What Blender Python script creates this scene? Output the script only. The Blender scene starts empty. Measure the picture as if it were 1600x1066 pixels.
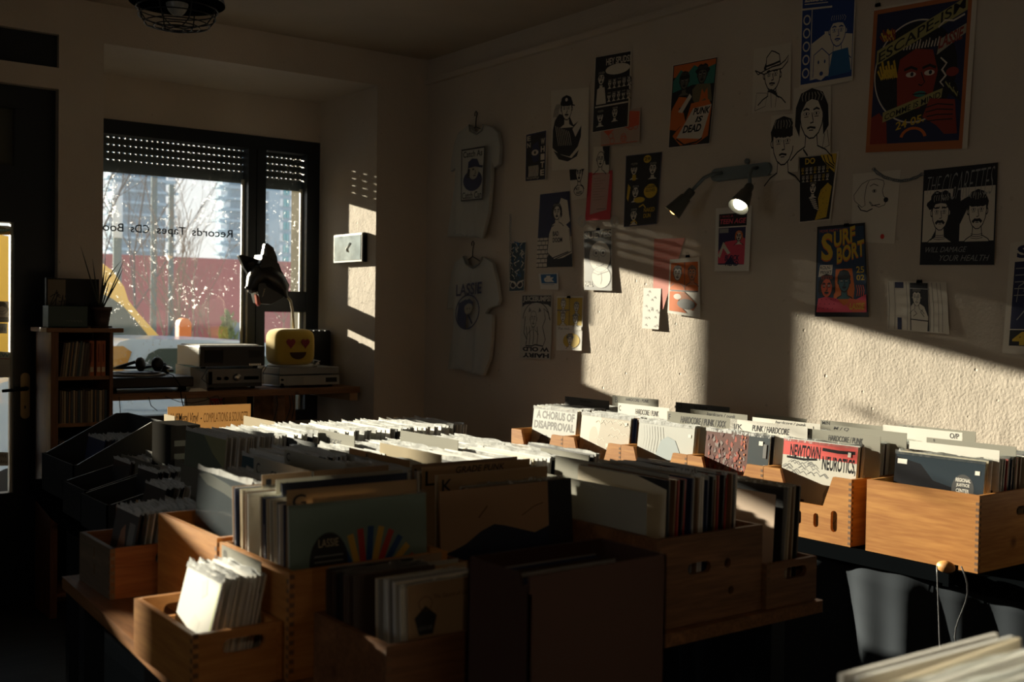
import bpy, bmesh, math, random
from mathutils import Vector as V, Matrix as M4
rnd = random.Random(7)
C = bpy.context.scene.collection
sc = bpy.context.scene
# ---------------- camera, world, sun, exposure ----------------
FPX, IW, IH, EYE = 1755.0, 1600, 1066, 1.52
YAW, PITCH, ROLL = math.radians(36.7), math.radians(-1.35), math.radians(.86)
fw = V((math.sin(YAW)*math.cos(PITCH), math.cos(YAW)*math.cos(PITCH), math.sin(PITCH)))
r0 = V((math.cos(YAW), -math.sin(YAW), 0)); u0 = r0.cross(fw)
RT = r0*math.cos(ROLL)+u0*math.sin(ROLL); UP = -r0*math.sin(ROLL)+u0*math.cos(ROLL)
cam = bpy.data.cameras.new('camera'); co = bpy.data.objects.new('camera', cam); C.objects.link(co)
cam.sensor_width = 36; cam.lens = FPX/IW*36; cam.clip_start = .05; cam.clip_end = 1000
m = M4((RT, UP, -fw)).transposed().to_4x4(); m.translation = V((0, 0, EYE)); co.matrix_world = m
cam.dof.use_dof = True; cam.dof.focus_distance = 4.4; cam.dof.aperture_fstop = 4.0
sc.camera = co
sc.view_settings.view_transform = 'Standard'; sc.view_settings.look = 'None'
sc.view_settings.exposure = 0.0; sc.view_settings.gamma = 1; sc.view_settings.use_curve_mapping = False
sc.cycles.max_bounces = 7; sc.cycles.diffuse_bounces = 4; sc.cycles.glossy_bounces = 3
sc.cycles.transparent_max_bounces = 24; sc.cycles.sample_clamp_indirect = 4; sc.cycles.caustics_reflective = False
sc.cycles.use_denoising = True
SUNDIR = V((1, -4.3, -.9)).normalized()
w = bpy.data.worlds.new('sky'); sc.world = w; w.use_nodes = True
nt = w.node_tree; nt.nodes.clear()
tc = nt.nodes.new('ShaderNodeTexCoord'); sx = nt.nodes.new('ShaderNodeSeparateXYZ'); cr = nt.nodes.new('ShaderNodeValToRGB')
bg = nt.nodes.new('ShaderNodeBackground'); ow = nt.nodes.new('ShaderNodeOutputWorld')
nt.links.new(tc.outputs['Generated'], sx.inputs[0]); nt.links.new(sx.outputs[2], cr.inputs[0])
nt.links.new(cr.outputs[0], bg.inputs[0]); nt.links.new(bg.outputs[0], ow.inputs[0])
cr.color_ramp.elements[0].position = 0; cr.color_ramp.elements[0].color = (.95, .93, .90, 1)
cr.color_ramp.elements[1].position = .6; cr.color_ramp.elements[1].color = (.50, .62, .80, 1)
bg.inputs[1].default_value = 1.12
sun = bpy.data.lights.new('sun', 'SUN'); sun.energy = 20; sun.angle = math.radians(.6); sun.color = (1, .88, .69)
so = bpy.data.objects.new('sun', sun); C.objects.link(so); so.rotation_euler = SUNDIR.to_track_quat('-Z', 'Y').to_euler()
so.location = (1, 9, 4)
def portal(loc, sx_, sz, side=False):
    l = bpy.data.lights.new('window_portal', 'AREA'); l.shape = 'RECTANGLE'; l.size = sx_; l.size_y = sz
    l.cycles.is_portal = True
    o = bpy.data.objects.new('window_portal', l); C.objects.link(o); o.location = loc
    o.rotation_euler = (math.radians(90), 0, math.radians(-90)) if side else (math.radians(-90), 0, 0)
portal((2.6, 6.93, 1.6), 1.7, 1.8); portal((.95, 6.33, 1.55), 1.0, 2.2); portal((-.08, 6.33, 1.85), .6, .7); portal((-2.68, 2.0, 1.65), 1.7, 1.3, True)
# ---------------- helpers ----------------
def ray(px, py): return fw + RT*((px-IW/2)/FPX) - UP*((py-IH/2)/FPX)
def P(px, py, x=None, y=None, z=None):      # the point of a plane that the photograph shows at a pixel
    d = ray(px, py)
    t = x/d.x if x is not None else (y/d.y if y is not None else (z-EYE)/d.z)
    return V((0, 0, EYE)) + d*t
def hexc(h):
    c = [int(h[i:i+2], 16)/255 for i in (0, 2, 4)]
    return tuple(x/12.92 if x <= .04045 else ((x+.055)/1.055)**2.4 for x in c)
MATS = {}
def mat(name, col=None, rough=.6, metal=0, bump=0, bscale=200, spec=.5, coat=0, vary=0, vscale=8, emit=0, sheen=0):
    if name in MATS: return MATS[name]
    if isinstance(col, str): col = hexc(col)
    m = bpy.data.materials.new(name); m.use_nodes = True; n = m.node_tree; b = n.nodes['Principled BSDF']
    b.inputs['Base Color'].default_value = (*col, 1); b.inputs['Roughness'].default_value = rough
    b.inputs['Metallic'].default_value = metal; b.inputs['Specular IOR Level'].default_value = spec
    b.inputs['Coat Weight'].default_value = coat; b.inputs['Coat Roughness'].default_value = .12
    if sheen: b.inputs['Sheen Weight'].default_value = sheen
    if emit: b.inputs['Emission Color'].default_value = (*col, 1); b.inputs['Emission Strength'].default_value = emit
    if bump or vary: t = n.nodes.new('ShaderNodeTexCoord')
    if bump:
        no = n.nodes.new('ShaderNodeTexNoise'); no.inputs['Scale'].default_value = bscale; no.inputs['Detail'].default_value = 3
        bp = n.nodes.new('ShaderNodeBump'); bp.inputs['Strength'].default_value = bump; bp.inputs['Distance'].default_value = .002
        n.links.new(t.outputs['Object'], no.inputs['Vector']); n.links.new(no.outputs[0], bp.inputs['Height'])
        n.links.new(bp.outputs[0], b.inputs['Normal'])
    if vary:
        no = n.nodes.new('ShaderNodeTexNoise'); no.inputs['Scale'].default_value = vscale; no.inputs['Detail'].default_value = 4
        rp = n.nodes.new('ShaderNodeValToRGB'); rp.color_ramp.elements[0].position = .3; rp.color_ramp.elements[1].position = .7
        rp.color_ramp.elements[0].color = (*[c*(1-vary) for c in col], 1); rp.color_ramp.elements[1].color = (*[min(1, c*(1+vary*.6)) for c in col], 1)
        n.links.new(t.outputs['Object'], no.inputs['Vector']); n.links.new(no.outputs[0], rp.inputs[0]); n.links.new(rp.outputs[0], b.inputs['Base Color'])
    MATS[name] = m; return m
def wood(name, c1, c2, axis='Y', rough=.5, scale=1.0):
    if name in MATS: return MATS[name]
    m = bpy.data.materials.new(name); m.use_nodes = True; n = m.node_tree; b = n.nodes['Principled BSDF']
    t = n.nodes.new('ShaderNodeTexCoord'); mp = n.nodes.new('ShaderNodeMapping')
    sc_ = {'X': (1.2, 14, 14), 'Y': (14, 1.2, 14), 'Z': (14, 14, 1.2)}[axis]
    mp.inputs['Scale'].default_value = [s*scale for s in sc_]
    n1 = n.nodes.new('ShaderNodeTexNoise'); n1.inputs['Scale'].default_value = 1.3; n1.inputs['Detail'].default_value = 2; n1.inputs['Distortion'].default_value = .6
    mm = n.nodes.new('ShaderNodeMath'); mm.operation = 'MULTIPLY'; mm.inputs[1].default_value = 9
    sn = n.nodes.new('ShaderNodeMath'); sn.operation = 'SINE'
    n2 = n.nodes.new('ShaderNodeTexNoise'); n2.inputs['Scale'].default_value = 9; n2.inputs['Detail'].default_value = 6
    ad = n.nodes.new('ShaderNodeMath'); ad.operation = 'MULTIPLY_ADD'; ad.inputs[1].default_value = .28
    rp = n.nodes.new('ShaderNodeValToRGB'); rp.color_ramp.elements[0].color = (*c2, 1); rp.color_ramp.elements[1].color = (*c1, 1)
    rp.color_ramp.elements[0].position = .1; rp.color_ramp.elements[1].position = .75
    # knots
    vo = n.nodes.new('ShaderNodeTexVoronoi'); vo.inputs['Scale'].default_value = 5.5
    kr = n.nodes.new('ShaderNodeValToRGB'); kr.color_ramp.elements[0].color = (.25, .16, .1, 1); kr.color_ramp.elements[1].color = (1, 1, 1, 1)
    kr.color_ramp.elements[0].position = .045; kr.color_ramp.elements[1].position = .13
    mx = n.nodes.new('ShaderNodeMixRGB'); mx.blend_type = 'MULTIPLY'; mx.inputs[0].default_value = .8
    bp = n.nodes.new('ShaderNodeBump'); bp.inputs['Strength'].default_value = .15; bp.inputs['Distance'].default_value = .002
    L = n.links.new
    L(t.outputs['Object'], mp.inputs[0]); L(mp.outputs[0], n1.inputs['Vector']); L(mp.outputs[0], n2.inputs['Vector'])
    L(t.outputs['Object'], vo.inputs['Vector'])
    L(n1.outputs[0], mm.inputs[0]); L(mm.outputs[0], sn.inputs[0]); L(sn.outputs[0], ad.inputs[0]); L(n2.outputs[0], ad.inputs[2])
    L(ad.outputs[0], rp.inputs[0]); L(vo.outputs['Distance'], kr.inputs[0]); L(rp.outputs[0], mx.inputs[1]); L(kr.outputs[0], mx.inputs[2])
    L(mx.outputs[0], b.inputs['Base Color']); L(n2.outputs[0], bp.inputs['Height']); L(bp.outputs[0], b.inputs['Normal'])
    b.inputs['Roughness'].default_value = rough; b.inputs['Specular IOR Level'].default_value = .3
    MATS[name] = m; return m
def plaster(name, col, strength=1.0):
    m = bpy.data.materials.new(name); m.use_nodes = True; n = m.node_tree; b = n.nodes['Principled BSDF']; L = n.links.new
    t = n.nodes.new('ShaderNodeTexCoord')
    def noise(s, d=4):
        x = n.nodes.new('ShaderNodeTexNoise'); x.inputs['Scale'].default_value = s; x.inputs['Detail'].default_value = d
        L(t.outputs['Object'], x.inputs['Vector']); return x
    a, c, d = noise(1.3, 5), noise(90, 4), noise(7, 5)
    vo = n.nodes.new('ShaderNodeTexVoronoi'); vo.inputs['Scale'].default_value = 13; L(t.outputs['Object'], vo.inputs['Vector'])
    pr = n.nodes.new('ShaderNodeMapRange'); pr.inputs[1].default_value = .035; pr.inputs[2].default_value = .10; L(vo.outputs['Distance'], pr.inputs[0])
    rp = n.nodes.new('ShaderNodeValToRGB'); rp.color_ramp.elements[0].position = .35; rp.color_ramp.elements[1].position = .65
    rp.color_ramp.elements[0].color = (*[k*.86 for k in col], 1); rp.color_ramp.elements[1].color = (*col, 1)
    L(a.outputs[0], rp.inputs[0]); L(rp.outputs[0], b.inputs['Base Color'])
    s1 = n.nodes.new('ShaderNodeMath'); s1.operation = 'MULTIPLY_ADD'; s1.inputs[1].default_value = .30; L(c.outputs[0], s1.inputs[0])
    s2 = n.nodes.new('ShaderNodeMath'); s2.operation = 'MULTIPLY_ADD'; s2.inputs[1].default_value = .9; L(d.outputs[0], s2.inputs[0])
    s3 = n.nodes.new('ShaderNodeMath'); s3.operation = 'MULTIPLY'; s3.inputs[1].default_value = .45; L(pr.outputs[0], s3.inputs[0])
    L(s3.outputs[0], s2.inputs[2]); L(s2.outputs[0], s1.inputs[2])
    bp = n.nodes.new('ShaderNodeBump'); bp.inputs['Strength'].default_value = strength; bp.inputs['Distance'].default_value = .006
    L(s1.outputs[0], bp.inputs['Height']); L(bp.outputs[0], b.inputs['Normal'])
    b.inputs['Roughness'].default_value = .9; b.inputs['Specular IOR Level'].default_value = .2
    return m
def translucent(name, col, mix=.5, vary=0):      # thin paper board that glows when the sun is behind it
    m = mat(name, col, .85, spec=.2, vary=vary, vscale=15); n = m.node_tree
    if n.nodes.get('Translucent BSDF'): return m
    b = n.nodes['Principled BSDF']; o = n.nodes['Material Output']; t = n.nodes.new('ShaderNodeBsdfTranslucent'); x = n.nodes.new('ShaderNodeMixShader')
    t.inputs[0].default_value = b.inputs['Base Color'].default_value; x.inputs[0].default_value = mix
    n.links.new(b.outputs[0], x.inputs[1]); n.links.new(t.outputs[0], x.inputs[2]); n.links.new(x.outputs[0], o.inputs[0]); return m
def glass(name, tint=(.97, .99, .98), dirt=.0):
    m = bpy.data.materials.new(name); m.use_nodes = True; n = m.node_tree; n.nodes.clear(); L = n.links.new
    o = n.nodes.new('ShaderNodeOutputMaterial'); tr = n.nodes.new('ShaderNodeBsdfTransparent'); gl = n.nodes.new('ShaderNodeBsdfGlossy')
    fr = n.nodes.new('ShaderNodeFresnel'); fr.inputs[0].default_value = 1.45; mx = n.nodes.new('ShaderNodeMixShader')
    tr.inputs[0].default_value = (*tint, 1); gl.inputs['Roughness'].default_value = .03
    L(fr.outputs[0], mx.inputs[0]); L(tr.outputs[0], mx.inputs[1]); L(gl.outputs[0], mx.inputs[2]); out = mx
    if dirt:
        t = n.nodes.new('ShaderNodeTexCoord'); a = n.nodes.new('ShaderNodeTexNoise'); a.inputs['Scale'].default_value = 42; a.inputs['Detail'].default_value = 6; a.inputs['Roughness'].default_value = .75
        c = n.nodes.new('ShaderNodeTexNoise'); c.inputs['Scale'].default_value = 3.2; c.inputs['Detail'].default_value = 3
        L(t.outputs['Object'], a.inputs['Vector']); L(t.outputs['Object'], c.inputs['Vector'])
        ad = n.nodes.new('ShaderNodeMath'); ad.operation = 'MULTIPLY_ADD'; ad.inputs[1].default_value = .30; L(c.outputs[0], ad.inputs[0]); L(a.outputs[0], ad.inputs[2])
        r = n.nodes.new('ShaderNodeMapRange'); r.inputs[1].default_value = .775; r.inputs[2].default_value = .825; r.inputs[3].default_value = dirt*.012; r.inputs[4].default_value = .5; L(ad.outputs[0], r.inputs[0])
        tl = n.nodes.new('ShaderNodeBsdfTranslucent'); tl.inputs[0].default_value = (.8, .8, .78, 1)
        m2 = n.nodes.new('ShaderNodeMixShader'); L(r.outputs[0], m2.inputs[0]); L(out.outputs[0], m2.inputs[1]); L(tl.outputs[0], m2.inputs[2]); out = m2
    L(out.outputs[0], o.inputs[0]); MATS[name] = m; return m
def clear_plastic(name):
    m = bpy.data.materials.new(name); m.use_nodes = True; n = m.node_tree; n.nodes.clear(); L = n.links.new
    o = n.nodes.new('ShaderNodeOutputMaterial'); tr = n.nodes.new('ShaderNodeBsdfTransparent'); tr.inputs[0].default_value = (.93, .94, .93, 1)
    b = n.nodes.new('ShaderNodeBsdfPrincipled'); b.inputs['Base Color'].default_value = (.62, .63, .62, 1); b.inputs['Roughness'].default_value = .12
    b.inputs['Specular IOR Level'].default_value = .9
    lw = n.nodes.new('ShaderNodeFresnel'); lw.inputs[0].default_value = 1.5
    ad = n.nodes.new('ShaderNodeMath'); ad.operation = 'MULTIPLY_ADD'; ad.inputs[1].default_value = 1.0; ad.inputs[2].default_value = .02; ad.use_clamp = True
    t = n.nodes.new('ShaderNodeTexCoord'); no = n.nodes.new('ShaderNodeTexNoise'); no.inputs['Scale'].default_value = 30
    bp = n.nodes.new('ShaderNodeBump'); bp.inputs['Strength'].default_value = .7; bp.inputs['Distance'].default_value = .004
    mx = n.nodes.new('ShaderNodeMixShader')
    L(t.outputs['Object'], no.inputs['Vector']); L(no.outputs[0], bp.inputs['Height']); L(bp.outputs[0], b.inputs['Normal']); L(bp.outputs[0], lw.inputs['Normal'])
    L(lw.outputs[0], ad.inputs[0]); L(ad.outputs[0], mx.inputs[0]); L(tr.outputs[0], mx.inputs[1]); L(b.outputs[0], mx.inputs[2]); L(mx.outputs[0], o.inputs[0])
    MATS[name] = m; return m

class MB:
    def __init__(s): s.v = []; s.f = []; s.m = []; s.ms = []; s.T = None; s.sm = []
    def mi(s, m):
        if m not in s.ms: s.ms.append(m)
        return s.ms.index(m)
    def add(s, vs, fs, m, smooth=False):
        b = len(s.v); i = s.mi(m)
        s.v += [tuple(s.T @ V(p)) if s.T else tuple(p) for p in vs]
        for f in fs: s.f.append([b+k for k in f]); s.m.append(i); s.sm.append(smooth)
        return s
    def box(s, x0, x1, y0, y1, z0, z1, m):
        vs = [(x, y, z) for x in (x0, x1) for y in (y0, y1) for z in (z0, z1)]
        return s.add(vs, [(0, 1, 3, 2), (4, 6, 7, 5), (0, 4, 5, 1), (2, 3, 7, 6), (0, 2, 6, 4), (1, 5, 7, 3)], m)
    def hexa(s, b, t, m):       # 4 bottom, 4 top points
        return s.add(list(b)+list(t), [(3, 2, 1, 0), (4, 5, 6, 7), (0, 1, 5, 4), (1, 2, 6, 5), (2, 3, 7, 6), (3, 0, 4, 7)], m)
    def tube(s, pts, r, m, n=8, r1=None, cap=True):
        pts = [V(p) for p in pts]; vs = []; fs = []; up = V((0, 0, 1)); N = len(pts)
        pu = None
        for i, p in enumerate(pts):
            d = (pts[min(i+1, N-1)]-pts[max(i-1, 0)]).normalized()
            if pu is None: a = d.cross(up if abs(d.z) < .9 else V((1, 0, 0))).normalized()
            else: a = (pu-d*pu.dot(d)).normalized()
            pu = a; b = d.cross(a); rr = r if r1 is None else r+(r1-r)*i/(N-1)
            if isinstance(r, (list, tuple)): rr = r[i]
            for k in range(n):
                t = 2*math.pi*k/n; vs.append(p+a*rr*math.cos(t)+b*rr*math.sin(t))
        for i in range(N-1):
            for k in range(n): fs.append((i*n+k, i*n+(k+1) % n, (i+1)*n+(k+1) % n, (i+1)*n+k))
        if cap: fs.append(tuple(range(n))[::-1]); fs.append(tuple((N-1)*n+k for k in range(n)))
        return s.add(vs, fs, m, True)
    def lathe(s, prof, m, n=24, base=(0, 0, 0), axis=None):
        vs = []; fs = []; B = V(base); R = (V(axis).normalized().to_track_quat('Z', 'Y').to_matrix() if axis else None)
        for (r, z) in prof:
            for k in range(n):
                t = 2*math.pi*k/n; q = V((r*math.cos(t), r*math.sin(t), z)); vs.append(B+(R@q if R else q))
        for i in range(len(prof)-1):
            for k in range(n): fs.append((i*n+k, i*n+(k+1) % n, (i+1)*n+(k+1) % n, (i+1)*n+k))
        if prof[0][0] > 1e-5: fs.append(tuple(range(n))[::-1])
        if prof[-1][0] > 1e-5: fs.append(tuple((len(prof)-1)*n+k for k in range(n)))
        return s.add(vs, fs, m, True)
    def ball(s, c, r, m, n=16, k=10):
        rx, ry, rz = r if isinstance(r, tuple) else (r, r, r); vs = []; fs = []
        for i in range(k+1):
            a = math.pi*i/k
            for j in range(n):
                b = 2*math.pi*j/n; vs.append((c[0]+rx*math.sin(a)*math.cos(b), c[1]+ry*math.sin(a)*math.sin(b), c[2]-rz*math.cos(a)))
        for i in range(k):
            for j in range(n): fs.append((i*n+j, i*n+(j+1) % n, (i+1)*n+(j+1) % n, (i+1)*n+j))
        return s.add(vs, fs, m, True)
    def plate(s, outer, holes, t, m, O, U, W_, N):   # flat board with holes: 2D outline set at O along U, W_, thickness t along N
        vs, fs = plate2d(outer, holes, t)
        O, U, W_, N = V(O), V(U), V(W_), V(N)
        return s.add([O+U*a+W_*b+N*(c+t/2) for a, b, c in vs], fs, m)
    def build(s, name, parent=None, bevel=0, label=None, cat=None, group=None, kind=None, origin=None, merge=False, local=False):
        me = bpy.data.meshes.new(name)
        vs = s.v
        if origin is not None: vs = [(a-origin[0], b-origin[1], c-origin[2]) for a, b, c in vs]
        me.from_pydata(vs, [], s.f)
        for mm in s.ms: me.materials.append(mm)
        me.polygons.foreach_set('material_index', s.m); me.polygons.foreach_set('use_smooth', s.sm)
        me.update()
        if merge:
            b = bmesh.new(); b.from_mesh(me); bmesh.ops.remove_doubles(b, verts=b.verts, dist=1e-5); bmesh.ops.recalc_face_normals(b, faces=b.faces); b.to_mesh(me); b.free()
        o = bpy.data.objects.new(name, me); C.objects.link(o)
        if origin is not None: o.location = origin
        if parent is not None:
            o.parent = parent
            if not local: o.location = -parent.location
        if bevel:
            md = o.modifiers.new('bevel', 'BEVEL'); md.width = bevel; md.segments = 2; md.limit_method = 'ANGLE'
        if label: o['label'] = label
        if cat: o['category'] = cat
        if group: o['group'] = group
        if kind: o['kind'] = kind
        return o
_pl = {}
def plate2d(outer, holes, t):
    key = (tuple(outer), tuple(tuple(h) for h in holes), t)
    if key in _pl: return _pl[key]
    c = bpy.data.curves.new('plate', 'CURVE'); c.dimensions = '2D'; c.fill_mode = 'BOTH'; c.extrude = t/2
    for pts in [outer]+list(holes):
        sp = c.splines.new('POLY'); sp.points.add(len(pts)-1); sp.use_cyclic_u = True
        for i, p in enumerate(pts): sp.points[i].co = (p[0], p[1], 0, 1)
    o = bpy.data.objects.new('plate', c); me = o.to_mesh()
    r = ([tuple(v.co) for v in me.vertices], [tuple(p.vertices) for p in me.polygons])
    o.to_mesh_clear(); bpy.data.objects.remove(o); bpy.data.curves.remove(c); _pl[key] = r; return r
_tx = {}
def text2d(body, off=0.0, shear=0.0):
    key = (body, off, shear)
    if key in _tx: return _tx[key]
    c = bpy.data.curves.new('t', 'FONT'); c.body = body; c.offset = off; c.shear = shear; c.resolution_u = 3
    o = bpy.data.objects.new('t', c); me = o.to_mesh()
    vs = [(v.co.x, v.co.y) for v in me.vertices]; fs = [tuple(p.vertices) for p in me.polygons]
    o.to_mesh_clear(); bpy.data.objects.remove(o); bpy.data.curves.remove(c)
    if not vs: vs = [(0, 0)]
    x0 = min(v[0] for v in vs); x1 = max(v[0] for v in vs); y0 = min(v[1] for v in vs); y1 = max(v[1] for v in vs)
    w_, h_ = max(x1-x0, 1e-6), max(y1-y0, 1e-6)
    vs = [((a-x0)/w_, (b-y0)/h_) for a, b in vs]; _tx[key] = (vs, fs); return _tx[key]
def stadium(cx, cy, w_, h_, n=6):
    r = min(w_, h_)/2; p = []
    if w_ >= h_: cs = [(cx+w_/2-r, cy, -90), (cx-w_/2+r, cy, 90)]
    else: cs = [(cx, cy+h_/2-r, 0), (cx, cy-h_/2+r, 180)]
    for x, y, a0 in cs:
        for i in range(n+1):
            a = math.radians(a0+180*i/n); p.append((round(x+r*math.cos(a), 5), round(y+r*math.sin(a), 5)))
    return p
def thing(name, loc, label, cat, group=None, rz=0):
    o = bpy.data.objects.new(name, None); C.objects.link(o); o.location = loc; o.rotation_euler.z = rz
    o.empty_display_size = .05; o['label'] = label; o['category'] = cat
    if group: o['group'] = group
    return o

class Art:      # flat printing: layered polygons in unit coordinates, laid on a sheet
    def __init__(s): s.L = []
    def poly(s, pts, m): s.L.append(([tuple(p) for p in pts], [tuple(range(len(pts)))], m)); return s
    def rect(s, x0, y0, x1, y1, m): return s.poly([(x0, y0), (x1, y0), (x1, y1), (x0, y1)], m)
    def ell(s, cx, cy, rx, ry, m, n=20, a=0):
        ca, sa = math.cos(a), math.sin(a)
        return s.poly([(cx+rx*math.cos(t)*ca-ry*math.sin(t)*sa, cy+rx*math.cos(t)*sa+ry*math.sin(t)*ca) for t in [2*math.pi*i/n for i in range(n)]], m)
    def line(s, pts, w_, m, asp=1.0, taper=False):
        n = len(pts)
        if n < 2: return s
        vs = []; fs = []
        for i, (x, y) in enumerate(pts):
            ax, ay = pts[max(i-1, 0)]; bx, by = pts[min(i+1, n-1)]
            dx, dy = bx-ax, (by-ay)/asp; l = math.hypot(dx, dy) or 1
            ww = w_*(.35+.65*math.sin(math.pi*(i+.5)/n)) if taper else w_
            nx, ny = -dy/l*ww/2, dx/l*ww/2*asp
            vs += [(x+nx, y+ny), (x-nx, y-ny)]
        for i in range(n-1): fs.append((2*i+1, 2*i+3, 2*i+2, 2*i))
        s.L.append((vs, fs, m)); return s
    def ring(s, cx, cy, rx, ry, w_, m, n=24, a0=0, a1=360):
        k = [math.radians(a0+(a1-a0)*i/n) for i in range(n+1)]
        return s.line([(cx+rx*math.cos(t), cy+ry*math.sin(t)) for t in k], w_, m, ry/rx if rx else 1)
    def text(s, body, x0, y0, x1, y1, m, off=.0, shear=0., skew=0., rise=0.):
        vs, fs = text2d(body, off, shear)
        s.L.append(([(x0+(x1-x0)*(a+skew*b), y0+(y1-y0)*b+rise*a) for a, b in vs], fs, m)); return s
    def scribble(s, x0, y0, x1, y1, m, w_, n=12, seed=1, asp=1.):
        r = random.Random(seed)
        pts = [(x0+(x1-x0)*(i/n)+r.uniform(-.2, .2)*(x1-x0)/n, y0+(y1-y0)*(.5+.5*math.sin(i*2.1+r.uniform(-.7, .7)))) for i in range(n+1)]
        return s.line(pts, w_, m, asp)
    def emit(s, mb, q, n, lift=.0004, step=.00012):      # q: TL, TR, BR, BL ; n: facing normal
        TL, TR, BR, BL = [V(p) for p in q]; n = V(n); step = min(step, .0016/max(1, len(s.L)))
        for i, (vs, fs, m) in enumerate(s.L):
            o = n*(lift+step*i)
            pts = [((BL*(1-x)+BR*x)*(1-y)+(TL*(1-x)+TR*x)*y)+o for x, y in vs]
            mb.add(pts, fs, m)
# ---------------- materials ----------------
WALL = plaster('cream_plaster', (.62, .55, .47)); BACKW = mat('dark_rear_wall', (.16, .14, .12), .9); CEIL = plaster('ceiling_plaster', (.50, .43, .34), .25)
FRAME = mat('dark_blue_paint', (.012, .018, .026), .35); DARK = mat('near_black', (.004, .005, .006), .85, spec=0)
BLACKM = mat('black_metal', (.01, .01, .012), .35, .6); GREYM = mat('grey_metal', (.30, .31, .31), .4, .7)
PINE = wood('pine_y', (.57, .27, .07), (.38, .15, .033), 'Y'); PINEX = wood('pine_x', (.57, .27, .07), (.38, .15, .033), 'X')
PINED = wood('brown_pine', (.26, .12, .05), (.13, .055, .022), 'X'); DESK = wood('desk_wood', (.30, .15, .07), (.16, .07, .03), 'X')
TABLE = wood('table_wood', (.30, .14, .055), (.15, .065, .025), 'Y', .35)
FLOORM = wood('floor_boards', (.045, .05, .052), (.02, .023, .026), 'X', .55, .6)
WHITE = mat('white_paper', (.80, .77, .70), .75); CREAM = translucent('cream_card', (.66, .56, .38), .35); KRAFT = translucent('kraft_card', (.52, .34, .17), .35)
GREYC = translucent('grey_card', (.45, .44, .38), .3); BOARD = mat('cardboard', (.40, .24, .12), .85, vary=.1, vscale=20)
INK = mat('black_ink', (.008, .009, .016), .7); NAVY = mat('navy_ink', (.014, .020, .075), .7); GLASS = glass('window_glass', dirt=1.0); GLASSC = glass('clear_glass')
PLAST = clear_plastic('clear_sleeve_plastic')
DBOX = mat('dark_grey_board', (.030, .033, .034), .85, spec=.2); DBOXE = mat('rim_glint', (.50, .50, .48), .4)  # DBOXE is pale to paint sky glints on the box rims
CLOTH = mat('black_cloth', (.022, .027, .034), .95, spec=.1); SHIRT = mat('grey_cotton', (.46, .47, .45), .95, bump=.3, bscale=400)
def S(name, fn, kind='structure', **k):
    b = MB(); fn(b); o = b.build(name, **k); o['kind'] = kind; return o
WX, WY, HC = 3.8, 6.02, 3.11        # poster wall plane, street wall plane, ceiling
# walls
S('wall_right', lambda b: b.box(WX, WX+.25, -3.2, 7.2, 0, HC+.1, WALL))
S('wall_left', lambda b: (b.box(-2.85, -2.6, -3.2, 1.15, 0, HC+.1, BACKW), b.box(-2.85, -2.6, 2.85, 7.2, 0, HC+.1, BACKW), b.box(-2.85, -2.6, 1.15, 2.85, 0, 1.0, BACKW), b.box(-2.85, -2.6, 1.15, 2.85, 2.3, HC+.1, BACKW)))
w3 = S('added_window_3', lambda b: (b.box(-2.78, -2.70, 1.15, 1.22, 1.0, 2.3, FRAME), b.box(-2.78, -2.70, 2.78, 2.85, 1.0, 2.3, FRAME), b.box(-2.78, -2.70, 1.22, 2.78, 1.0, 1.07, FRAME), b.box(-2.78, -2.70, 1.22, 2.78, 2.23, 2.3, FRAME)))  # added unseen window, fills left-facing surfaces with skylight
b = MB(); b.box(-2.745, -2.74, 1.22, 2.78, 1.07, 2.23, GLASSC); b.build('pane', w3)
S('wall_back', lambda b: b.box(-2.6, WX, -3.25, -3.0, 0, HC+.1, BACKW))
S('ceiling', lambda b: b.box(-2.6, WX, -3.0, WY, HC, HC+.1, CEIL))
S('floor', lambda b: b.box(-2.85, WX, -3.0, 6.9, -.1, 0, FLOORM))
def street(b):      # street wall: openings for panel, door, added unseen side window, window niche
    y0, y1 = WY, WY+.30
    b.box(-2.6, -.42, y0, y1, 0, HC, WALL)                  # left of the added side window
    b.box(-.42, .24, y0, y1, 0, 1.48, WALL); b.box(-.42, .24, y0, y1, 2.42, HC, WALL)
    b.box(.24, .42, y0, y1, 0, HC, WALL)
    b.box(.42, 1.575, y0, y1, 2.915, HC, WALL); b.box(.42, 1.575, y0, y1, 2.637, 2.745, WALL)
    b.box(1.575, 1.80, y0, 6.78, 0, HC, WALL)               # pillar between door and window
    b.box(3.437, WX, y0, 6.87, 0, HC, WALL)                  # pier at the corner
    b.box(1.80, 3.437, y0, 6.78, 2.905, HC, WALL)           # lintel over the niche
    b.box(1.80, 3.437, 6.78, 7.10, 2.64, HC, WALL)          # wall over the window
    b.box(1.80, 3.437, 6.78, 7.10, 0, .80, WALL)
S('wall_street', street)
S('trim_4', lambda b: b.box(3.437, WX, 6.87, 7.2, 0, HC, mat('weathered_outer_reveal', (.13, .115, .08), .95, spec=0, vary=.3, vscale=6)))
S('trim_1', lambda b: (b.add([(WX, -3, 2.951), (WX-.028, -3, 2.953), (WX-.03, -3, 2.985), (WX, -3, 2.995), (WX, WY, 2.951), (WX-.028, WY, 2.953), (WX-.03, WY, 2.985), (WX, WY, 2.995)],
    [(0, 1, 5, 4), (1, 2, 6, 5), (2, 3, 7, 6), (0, 3, 2, 1), (4, 5, 6, 7)], WALL)))
S('trim_2', lambda b: b.box(.42, 1.575, WY+.04, WY+.10, 2.745, 2.915, FRAME))       # dark sunken panel over the door
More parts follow.
